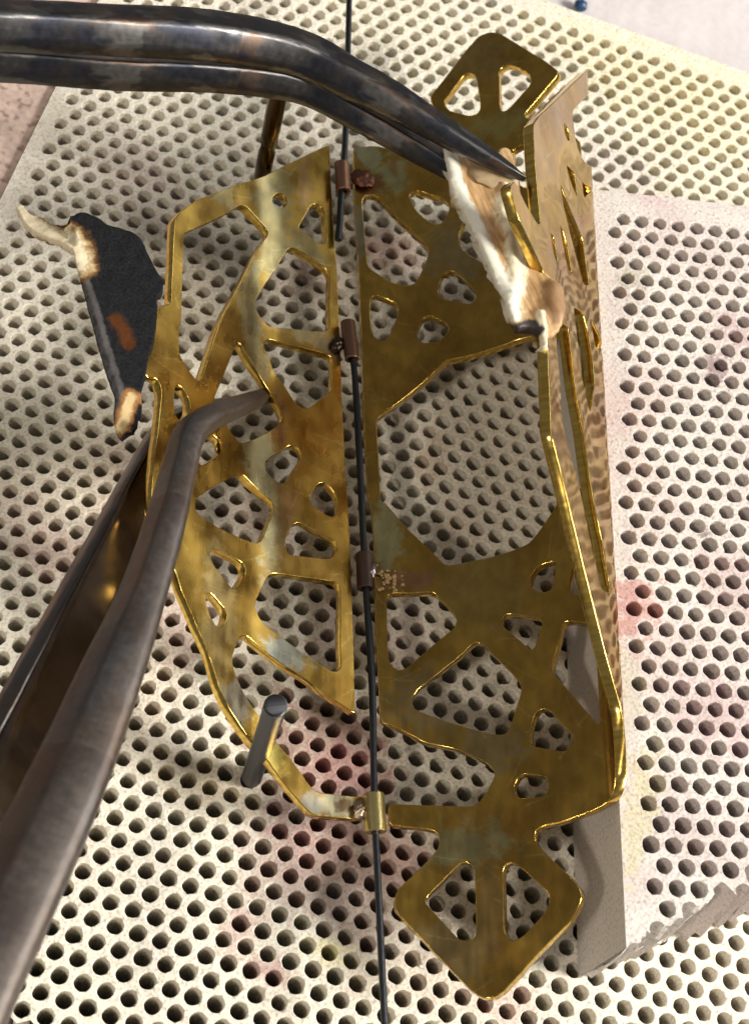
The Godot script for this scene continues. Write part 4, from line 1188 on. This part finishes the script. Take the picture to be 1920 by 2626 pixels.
func build_tweezers() -> void:
	var blued := tweezer_steel(14, Color(0.085, 0.082, 0.085), [[Color(0.24, 0.15, 0.10), 2.0, 2.2, 0.0, 0.45], [Color(0.05, 0.055, 0.075), 2.0, 3.0, 20.0, 0.8], [Color(0.30, 0.29, 0.28), 3.0, 4.0, 50.0, 0.5]], 0.42)
	var t := thing("tweezers", "bent-nosed dark steel tweezers reaching in from the left at the top, holding the splinter", "tweezers", Vector3(-7.47, -67.67, 30.00), "steel tweezers")
	# the arms have two flat faces that meet in a ridge, nearer to the lower side
	var ridged := PackedVector2Array([Vector2(1.0, -0.75), Vector2(1.0, -0.1), Vector2(0.97, 0.12), Vector2(0.88, 0.27), Vector2(0.6, 0.46), Vector2(0.2, 0.72), Vector2(-0.12, 0.91), Vector2(-0.24, 0.97), Vector2(-0.34, 1.0), Vector2(-0.44, 0.96), Vector2(-0.54, 0.86), Vector2(-0.72, 0.5), Vector2(-0.88, 0.12), Vector2(-0.97, -0.12), Vector2(-1.0, -0.4), Vector2(-0.98, -0.8), Vector2(-0.8, -1.0), Vector2(0.0, -1.0), Vector2(0.85, -1.0)])
	var upper := sweep([[Vector3(-31.50, -53.13, 38.00), 4.11, 3.4], [Vector3(-26.02, -57.04, 36.50), 4.22, 3.4], [Vector3(-19.54, -61.06, 35.00), 4.32, 3.3], [Vector3(-13.31, -64.93, 33.50), 4.63, 3.2], [Vector3(-8.10, -67.64, 32.00), 4.45, 3.1], [Vector3(-4.40, -68.74, 31.00), 4.17, 3], [Vector3(-0.67, -68.59, 30.30), 3.78, 2.8], [Vector3(3.07, -68.35, 29.80), 3.32, 2.5], [Vector3(6.95, -67.59, 29.40), 2.85, 2.1], [Vector3(10.84, -66.84, 29.00), 2.31, 1.7], [Vector3(13.97, -66.29, 28.60), 1.56, 1.2], [Vector3(15.92, -66.03, 28.30), 0.75, 0.8], [Vector3(16.57, -66.00, 28.20), 0.27, 0.4]], ridged, 6, 0.05)
	put("arm", upper, blued, t)
	var lower := sweep([[Vector3(-31.89, -53.58, 33.00), 2.81, 3], [Vector3(-25.90, -56.79, 32.00), 2.68, 3], [Vector3(-18.97, -60.07, 31.00), 2.60, 3], [Vector3(-12.54, -63.71, 30.00), 2.65, 2.8], [Vector3(-7.27, -66.34, 29.00), 2.70, 2.7], [Vector3(-3.60, -67.73, 28.00), 2.73, 2.5], [Vector3(0.13, -67.72, 27.30), 2.88, 2.4], [Vector3(3.99, -67.29, 26.80), 2.75, 2.2], [Vector3(7.93, -66.69, 26.20), 2.34, 2], [Vector3(10.29, -66.32, 25.90), 1.93, 1.8]], ridged, 6, 0.05)
	put("arm", lower, blued, t)

	var browned := tweezer_steel(41, Color(0.19, 0.16, 0.142), [[Color(0.13, 0.10, 0.09), 2.0, 1.6, 0.0, 0.7], [Color(0.20, 0.135, 0.10), 2.0, 2.0, 9.0, 0.5], [Color(0.14, 0.14, 0.15), 2.0, 1.8, 30.0, 0.6]], 0.5)
	var u := thing("tweezers", "brown-grey steel tweezers from the lower left, their bent tip through the left brass half", "tweezers", Vector3(-4.33, -20.69, 20.00), "steel tweezers")
	# a flat back with one chamfered flank towards the left
	var flank := mirrored([Vector2(1.0, -0.7), Vector2(1.0, 0.25), Vector2(0.97, 0.55), Vector2(0.88, 0.78), Vector2(0.7, 0.9), Vector2(0.4, 0.98), Vector2(0.1, 1.0), Vector2(-0.16, 0.98), Vector2(-0.28, 0.9), Vector2(-0.4, 0.74), Vector2(-0.62, 0.36), Vector2(-0.82, -0.02), Vector2(-0.95, -0.34), Vector2(-1.0, -0.6), Vector2(-0.96, -0.85), Vector2(-0.8, -1.0), Vector2(0.0, -1.0), Vector2(0.85, -1.0)])
	var front := sweep([[Vector3(-2.38, 20.50, 36.00), 6.18, 3.6], [Vector3(-2.49, 14.63, 34.50), 6.15, 3.6], [Vector3(-2.19, 7.50, 32.50), 5.96, 3.5], [Vector3(-1.75, -1.66, 30.00), 5.47, 3.3], [Vector3(-1.73, -11.36, 27.50), 4.66, 3.1], [Vector3(-1.89, -19.30, 25.00), 3.65, 2.9], [Vector3(-2.42, -26.43, 23.00), 3.25, 2.7], [Vector3(-3.06, -32.10, 21.00), 2.91, 2.5], [Vector3(-3.39, -36.07, 19.60), 2.72, 2.3], [Vector3(-2.70, -38.85, 18.00), 2.51, 2.1], [Vector3(-1.63, -42.13, 14.60), 2.25, 1.9], [Vector3(-0.49, -45.78, 10.60), 1.98, 1.6], [Vector3(0.53, -49.25, 6.60), 1.61, 1.3], [Vector3(1.30, -51.15, 4.60), 1.11, 0.9]], flank, 7, 0.05)
	put("arm", front, browned, u)
	# the rear arm turns its smoother inner face towards the front one
	var rear := sweep([[Vector3(-6.89, 19.59, 26.00), 8.25, 2.6], [Vector3(-6.90, 10.86, 24.00), 8.43, 2.6], [Vector3(-6.68, 1.73, 22.00), 8.05, 2.5], [Vector3(-6.57, -8.16, 19.50), 7.04, 2.4], [Vector3(-6.52, -17.88, 16.50), 5.89, 2.2], [Vector3(-6.43, -26.67, 13.50), 4.88, 2], [Vector3(-6.36, -34.59, 11.20), 3.80, 1.8], [Vector3(-5.94, -40.66, 9.60), 3.00, 1.6], [Vector3(-3.91, -44.57, 8.00), 2.14, 1.4], [Vector3(-1.60, -47.34, 6.40), 1.60, 1.2]], oval(22, 5.0), 7, 0.04, -0.9)
	var inner_steel := browned.duplicate() as StandardMaterial3D
	inner_steel.roughness = 0.4
	put("arm", rear, inner_steel, u)


var LEFT_HOLES := [
	PackedVector2Array([Vector2(34.49, 23.88), Vector2(37.58, 20.56), Vector2(39.31, 18.78), Vector2(40.95, 17.3), Vector2(41.45, 16.7), Vector2(41.48, 16.19), Vector2(40.83, 14.84), Vector2(40.09, 13.61), Vector2(39.58, 13.51), Vector2(36.74, 14.92), Vector2(33.23, 16.37), Vector2(30.29, 17.79), Vector2(26.45, 19.49), Vector2(24.79, 20.01), Vector2(19.9, 21.39), Vector2(19.59, 21.75), Vector2(20.56, 22.98), Vector2(21.4, 23.84), Vector2(22.17, 24.01), Vector2(24.64, 24.07), Vector2(24.35, 23.87), Vector2(30.64, 23.92), Vector2(34.28, 23.93)]),
	PackedVector2Array([Vector2(43.78, 13.12), Vector2(44.36, 12.94), Vector2(44.94, 12.39), Vector2(44.85, 11.75), Vector2(44.27, 11.5), Vector2(43.62, 11.62), Vector2(43.1, 12.08), Vector2(42.95, 12.67), Vector2(43.25, 13.02)]),
	PackedVector2Array([Vector2(44.05, 9.09), Vector2(44.57, 8.79), Vector2(44.87, 8.28), Vector2(44.67, 7.68), Vector2(44.02, 7.47), Vector2(41.93, 7.35), Vector2(40.56, 7.23), Vector2(40.19, 7.53), Vector2(40.19, 8.17), Vector2(40.47, 8.67), Vector2(40.98, 9.3), Vector2(41.19, 10.19), Vector2(41.67, 10.15), Vector2(42.75, 9.64)]),
	PackedVector2Array([Vector2(38.1, 11.59), Vector2(38.65, 11.26), Vector2(38.88, 10.81), Vector2(38.32, 9.22), Vector2(37.39, 7.29), Vector2(36.77, 6.88), Vector2(34.02, 6.98), Vector2(32.41, 6.95), Vector2(30.62, 6.96), Vector2(30.11, 7.25), Vector2(29.74, 9.02), Vector2(29.44, 11.54), Vector2(29.02, 13.31), Vector2(29.6, 14.11), Vector2(30.57, 14.92), Vector2(31.26, 14.83), Vector2(33.42, 13.89), Vector2(35.9, 12.57)]),
	PackedVector2Array([Vector2(27.08, 13.9), Vector2(27.48, 13.64), Vector2(27.68, 13.17), Vector2(27.63, 10.44), Vector2(27.58, 7.02), Vector2(27.14, 6.66), Vector2(23.97, 6.76), Vector2(23.51, 6.89), Vector2(21.32, 9.03), Vector2(20.99, 9.71), Vector2(21.47, 10.55), Vector2(23.06, 11.67), Vector2(24.34, 12.76), Vector2(25.71, 13.27), Vector2(26.48, 13.8)]),
	PackedVector2Array([Vector2(25.51, 17.23), Vector2(25.84, 16.95), Vector2(25.68, 16.55), Vector2(23.53, 14.43), Vector2(21.92, 13.11), Vector2(19.87, 11.88), Vector2(19.26, 11.84), Vector2(18.19, 12.7), Vector2(16.36, 14.91), Vector2(15.52, 16.18), Vector2(15.44, 16.7), Vector2(15.98, 17.47), Vector2(16.59, 18.15), Vector2(17.54, 19.4), Vector2(18.6, 19.76), Vector2(21.2, 18.76), Vector2(24.18, 17.69)]),
	PackedVector2Array([Vector2(17.69, 24.31), Vector2(18.23, 24.15), Vector2(18.44, 23.85), Vector2(18.07, 23.2), Vector2(17.45, 22.58), Vector2(16.42, 22.5), Vector2(15.04, 23.03), Vector2(14.93, 23.61), Vector2(15.31, 24.2), Vector2(16.5, 24.35)]),
	PackedVector2Array([Vector2(14.96, 20.02), Vector2(15, 19.6), Vector2(14.56, 18.71), Vector2(13.76, 18.64), Vector2(12.92, 19.31), Vector2(11.53, 20.77), Vector2(11.55, 21.32), Vector2(12.2, 21.43), Vector2(13.83, 20.72)]),
	PackedVector2Array([Vector2(8.14, 21.41), Vector2(9.97, 19.44), Vector2(12.21, 16.67), Vector2(12.42, 16.11), Vector2(11.41, 14.24), Vector2(10.61, 12.71), Vector2(9.9, 12.59), Vector2(6.54, 13.84), Vector2(6.09, 14.34), Vector2(6.08, 16.39), Vector2(6.19, 18.78), Vector2(6.67, 21.23), Vector2(7.36, 21.61)]),
	PackedVector2Array([Vector2(3.75, 19.65), Vector2(4.06, 19.26), Vector2(3.85, 16.34), Vector2(3.59, 15.64), Vector2(2.71, 15.57), Vector2(1.09, 16.55), Vector2(0.91, 17), Vector2(1.4, 17.69), Vector2(2.28, 19.07), Vector2(3.12, 19.67)]),
	PackedVector2Array([Vector2(-0.76, 20.03), Vector2(-0.37, 19.91), Vector2(-0.14, 19.52), Vector2(-1.27, 17.75), Vector2(-1.84, 17.6), Vector2(-2.92, 18.15), Vector2(-3.05, 18.59), Vector2(-2.92, 18.9), Vector2(-2.3, 19.45), Vector2(-1.48, 19.92)]),
	PackedVector2Array([Vector2(14.6, 13.52), Vector2(16.57, 11.39), Vector2(16.95, 10.81), Vector2(16.59, 10.02), Vector2(15.85, 9.83), Vector2(14.15, 10.8), Vector2(12.86, 11.45), Vector2(12.68, 11.95), Vector2(13.18, 13.02), Vector2(13.75, 13.55)]),
	PackedVector2Array([Vector2(11.75, 9.05), Vector2(12.88, 8.62), Vector2(13.54, 8.14), Vector2(13.73, 7.43), Vector2(12.51, 6.3), Vector2(11.04, 6.23), Vector2(10.37, 6.63), Vector2(10.31, 7.14), Vector2(10.86, 8.35), Vector2(11.29, 8.97)]),
	PackedVector2Array([Vector2(8.56, 10.89), Vector2(9.08, 10.4), Vector2(9.13, 9.74), Vector2(7.86, 6.57), Vector2(7.32, 6.3), Vector2(6.35, 6.74), Vector2(6.01, 7.29), Vector2(5.74, 11.11), Vector2(6.47, 11.49), Vector2(7.46, 11.38)]),
	PackedVector2Array([Vector2(3.4, 13.03), Vector2(3.7, 12.49), Vector2(3.89, 6.49), Vector2(3.43, 6.07), Vector2(-1.74, 6.16), Vector2(-4.27, 6.11), Vector2(-4.64, 6.41), Vector2(-4.75, 6.94), Vector2(-4.42, 7.65), Vector2(-3.99, 8.4), Vector2(-3.78, 9.18), Vector2(-2.8, 10.85), Vector2(-2.03, 12.18), Vector2(-1.49, 13.37), Vector2(-0.67, 14.11), Vector2(0.14, 14.5), Vector2(0.76, 14.25), Vector2(2, 13.73)]),
]


var RIGHT_HOLES := [
	PackedVector2Array([Vector2(75.43, 1.56), Vector2(76.35, 1.66), Vector2(76.63, 2.21), Vector2(76.42, 3.14), Vector2(74.35, 4.84), Vector2(72.41, 6.66), Vector2(70.25, 8.3), Vector2(69.22, 8.18), Vector2(67.26, 7.47), Vector2(66.14, 7.01), Vector2(65.76, 6.31), Vector2(66.05, 4.64), Vector2(66.94, 3.35), Vector2(67.83, 2.17), Vector2(70.69, 1.94), Vector2(73.54, 1.71)]),
	PackedVector2Array([Vector2(76.56, 6.33), Vector2(77.14, 6.52), Vector2(77.39, 7.24), Vector2(76.39, 9.64), Vector2(75.6, 10.43), Vector2(74.56, 10.35), Vector2(73.15, 9.51), Vector2(73.19, 8.91), Vector2(74, 7.85), Vector2(75.15, 6.9)]),
	PackedVector2Array([Vector2(73.21, 11.85), Vector2(71.57, 11.31), Vector2(70.11, 11.53), Vector2(69.09, 12.35), Vector2(67.65, 14), Vector2(67.6, 15.24), Vector2(68.99, 15.68), Vector2(71.55, 14.81), Vector2(73.24, 13.26), Vector2(73.67, 12.54)]),
	PackedVector2Array([Vector2(66.45, 9.41), Vector2(67.12, 9.69), Vector2(67.53, 10.4), Vector2(67.01, 11.25), Vector2(64.53, 12.98), Vector2(63.75, 12.97), Vector2(63.2, 12.45), Vector2(64.22, 9.55), Vector2(64.84, 9.17)]),
	PackedVector2Array([Vector2(64.21, 2.52), Vector2(64.51, 2.9), Vector2(64.33, 3.68), Vector2(63.55, 5.23), Vector2(62.69, 5.31), Vector2(60.89, 4.77), Vector2(59.38, 4.13), Vector2(59.17, 3.6), Vector2(59.91, 2.71), Vector2(61.79, 2.5)]),
	PackedVector2Array([Vector2(59.76, 6.99), Vector2(61.34, 7.42), Vector2(62.02, 7.65), Vector2(62.37, 8.34), Vector2(61.22, 10.1), Vector2(60.49, 10.28), Vector2(59.34, 9.36), Vector2(59.09, 7.72)]),
	PackedVector2Array([Vector2(32.04, 4.3), Vector2(32.4, 4.61), Vector2(32.62, 8.36), Vector2(32.34, 8.86), Vector2(30.04, 10.67), Vector2(29.14, 10.48), Vector2(27.53, 8.54), Vector2(25.37, 6.21), Vector2(25.02, 5.59), Vector2(25.11, 5.07), Vector2(25.87, 4.54), Vector2(27.8, 4.39)]),
	PackedVector2Array([Vector2(22.45, 6.59), Vector2(23.36, 7.21), Vector2(25.31, 9.64), Vector2(26.38, 11.01), Vector2(27.35, 11.97), Vector2(27.54, 12.36), Vector2(27.26, 12.92), Vector2(26.37, 13.62), Vector2(24.48, 15.31), Vector2(23.01, 16.3), Vector2(22.36, 16.31), Vector2(21.1, 15.82), Vector2(19.35, 15.24), Vector2(18.72, 14.88), Vector2(18.71, 13.97), Vector2(19.51, 11.67), Vector2(20.26, 9.59), Vector2(21.37, 6.93), Vector2(21.87, 6.56)]),
	PackedVector2Array([Vector2(32.51, 17.28), Vector2(33.19, 17.52), Vector2(34.12, 18.21), Vector2(34.36, 19.9), Vector2(33.67, 19.87), Vector2(32.13, 19.55), Vector2(31.5, 19.31), Vector2(31.47, 18.55), Vector2(31.87, 17.69)]),
	PackedVector2Array([Vector2(29.37, 14.65), Vector2(29.81, 14.99), Vector2(29.86, 15.46), Vector2(29.03, 18.1), Vector2(28.71, 18.45), Vector2(27.72, 18.2), Vector2(26.25, 17.61), Vector2(26.21, 17.14), Vector2(26.83, 16.66), Vector2(28.74, 14.85)]),
	PackedVector2Array([Vector2(28.18, 20.19), Vector2(28.38, 20.77), Vector2(27.63, 23.2), Vector2(24.81, 23.2), Vector2(20.74, 23.2), Vector2(18.86, 23.2), Vector2(18.55, 23.2), Vector2(18.53, 22.96), Vector2(23.45, 19.43), Vector2(24.05, 19.02), Vector2(25.37, 19.43), Vector2(26.68, 19.88)]),
	PackedVector2Array([Vector2(34.95, 21.83), Vector2(31.84, 21.03), Vector2(31.23, 21.04), Vector2(30.77, 21.53), Vector2(30.49, 22.46), Vector2(31.44, 22.76), Vector2(33.75, 22.51)]),
	PackedVector2Array([Vector2(18.49, 16.93), Vector2(20.05, 17.4), Vector2(20.45, 17.66), Vector2(20.63, 18.15), Vector2(20.41, 18.78), Vector2(18.89, 19.87), Vector2(18.02, 20.7), Vector2(17.19, 20.7), Vector2(16.52, 20.01), Vector2(17.29, 17.41), Vector2(17.65, 17)]),
	PackedVector2Array([Vector2(14.05, 15.41), Vector2(14.83, 15.84), Vector2(15.02, 16.3), Vector2(14.62, 18.14), Vector2(14.14, 18.43), Vector2(13.04, 18.29), Vector2(12.88, 17.87), Vector2(12.88, 15.92), Vector2(13.33, 15.49)]),
	PackedVector2Array([Vector2(4.32, 7.78), Vector2(4.81, 7.72), Vector2(7.72, 10.65), Vector2(7.83, 11.18), Vector2(7.24, 11.84), Vector2(1.6, 11.87), Vector2(1.3, 11.54), Vector2(1.23, 10.76), Vector2(1.46, 10.34)]),
	PackedVector2Array([Vector2(6.89, 14.26), Vector2(7.46, 14.51), Vector2(7.51, 15.09), Vector2(7.07, 15.75), Vector2(4.7, 18.11), Vector2(3.96, 18.18), Vector2(3.13, 17.72), Vector2(1.49, 16.01), Vector2(0.99, 15), Vector2(1.27, 14.48), Vector2(2.02, 14.21)]),
	PackedVector2Array([Vector2(88.33, 9.8), Vector2(91.65, 12.04), Vector2(91.65, 13.01), Vector2(90.81, 13.34), Vector2(87.2, 13.73), Vector2(86.31, 13.51), Vector2(86.16, 12.63), Vector2(87.22, 10.41)]),
	PackedVector2Array([Vector2(91.11, 15.8), Vector2(91.72, 16.32), Vector2(91.51, 17.17), Vector2(89.69, 19.1), Vector2(88.5, 19.24), Vector2(85.99, 16.74), Vector2(85.75, 16.02), Vector2(86.71, 15.79)]),
	PackedVector2Array([Vector2(80.8, 17.03), Vector2(81.36, 19.09), Vector2(81.02, 21.96), Vector2(77.76, 23.2), Vector2(75.04, 22.61), Vector2(75.63, 18.5), Vector2(76.57, 17.49)]),
	PackedVector2Array([Vector2(50.47, 3.22), Vector2(53.41, 6.42), Vector2(55.02, 8.04), Vector2(57.05, 9.87), Vector2(57.32, 12.2), Vector2(57.71, 14.54), Vector2(58.17, 16.93), Vector2(58.27, 18.58), Vector2(57.59, 21.46), Vector2(56.14, 23.2), Vector2(53.95, 23.2), Vector2(48.93, 23.2), Vector2(42.98, 23.2), Vector2(41.1, 23.2), Vector2(40.87, 20.72), Vector2(39.65, 20.07), Vector2(37.39, 18.32), Vector2(36.45, 17.4), Vector2(36.01, 15.81), Vector2(35.64, 13.6), Vector2(35.21, 9.66), Vector2(36.47, 8.6), Vector2(38.97, 6.2), Vector2(41.58, 4.13), Vector2(41.76, 3.69), Vector2(42.98, 3.65), Vector2(46.73, 3.43)]),
	PackedVector2Array([Vector2(75.41, 32.53), Vector2(75.23, 31.63), Vector2(74.47, 31.09), Vector2(73.63, 31.69), Vector2(74.12, 32.54)]),
	PackedVector2Array([Vector2(70.39, 32.66), Vector2(71.02, 30.58), Vector2(69.71, 30.02), Vector2(68.31, 29.89), Vector2(68.99, 31.42)]),
	PackedVector2Array([Vector2(71.49, 28.36), Vector2(71.53, 27.42), Vector2(73.43, 24.28), Vector2(69.59, 27.98)]),
	PackedVector2Array([Vector2(66.88, 34.51), Vector2(66.04, 33.15), Vector2(64.95, 30.8), Vector2(64.13, 28.98), Vector2(62.4, 28.59), Vector2(59.77, 27.92), Vector2(58.84, 29.45), Vector2(60.9, 30.99), Vector2(62.63, 32.36), Vector2(64.41, 33.62)]),
	PackedVector2Array([Vector2(54.58, 32.52), Vector2(55.45, 30.18), Vector2(53.94, 28.89), Vector2(51.25, 28.05), Vector2(49.19, 27.94), Vector2(45.21, 29.65), Vector2(46.65, 30.62), Vector2(48.23, 31.38), Vector2(51.31, 31.86)]),
	PackedVector2Array([Vector2(56.08, 28), Vector2(55.69, 26.84), Vector2(54.98, 24.25), Vector2(53.32, 27.17)]),
	PackedVector2Array([Vector2(49.24, 37.3), Vector2(44.91, 36.86), Vector2(40.87, 36.76), Vector2(39.33, 35.95), Vector2(37.29, 34.03), Vector2(34.67, 32.53), Vector2(32.86, 31.66), Vector2(30.8, 30.56), Vector2(28.51, 29.2), Vector2(28.88, 27.15), Vector2(29.43, 26.88), Vector2(30.65, 27.46), Vector2(33.19, 28.24), Vector2(35.37, 29.46), Vector2(39.09, 30.84), Vector2(42.41, 31.64), Vector2(46.14, 33.15), Vector2(51.57, 34.2), Vector2(51.08, 35.74)]),
	PackedVector2Array([Vector2(59.6, 37.53), Vector2(59.51, 36.89), Vector2(58.39, 36.35), Vector2(57, 35.85), Vector2(57.23, 36.75), Vector2(58.37, 37.37)]),
	PackedVector2Array([Vector2(61.95, 35.13), Vector2(61.87, 34.48), Vector2(60.87, 33.43), Vector2(58.61, 32.63), Vector2(58.14, 32.49), Vector2(58.1, 33.46), Vector2(59.72, 34.23), Vector2(61.03, 34.85)]),
	PackedVector2Array([Vector2(27.24, 24.19), Vector2(26.27, 24.64), Vector2(24.81, 25.1), Vector2(23.75, 25.1), Vector2(24.68, 26.07)]),
]
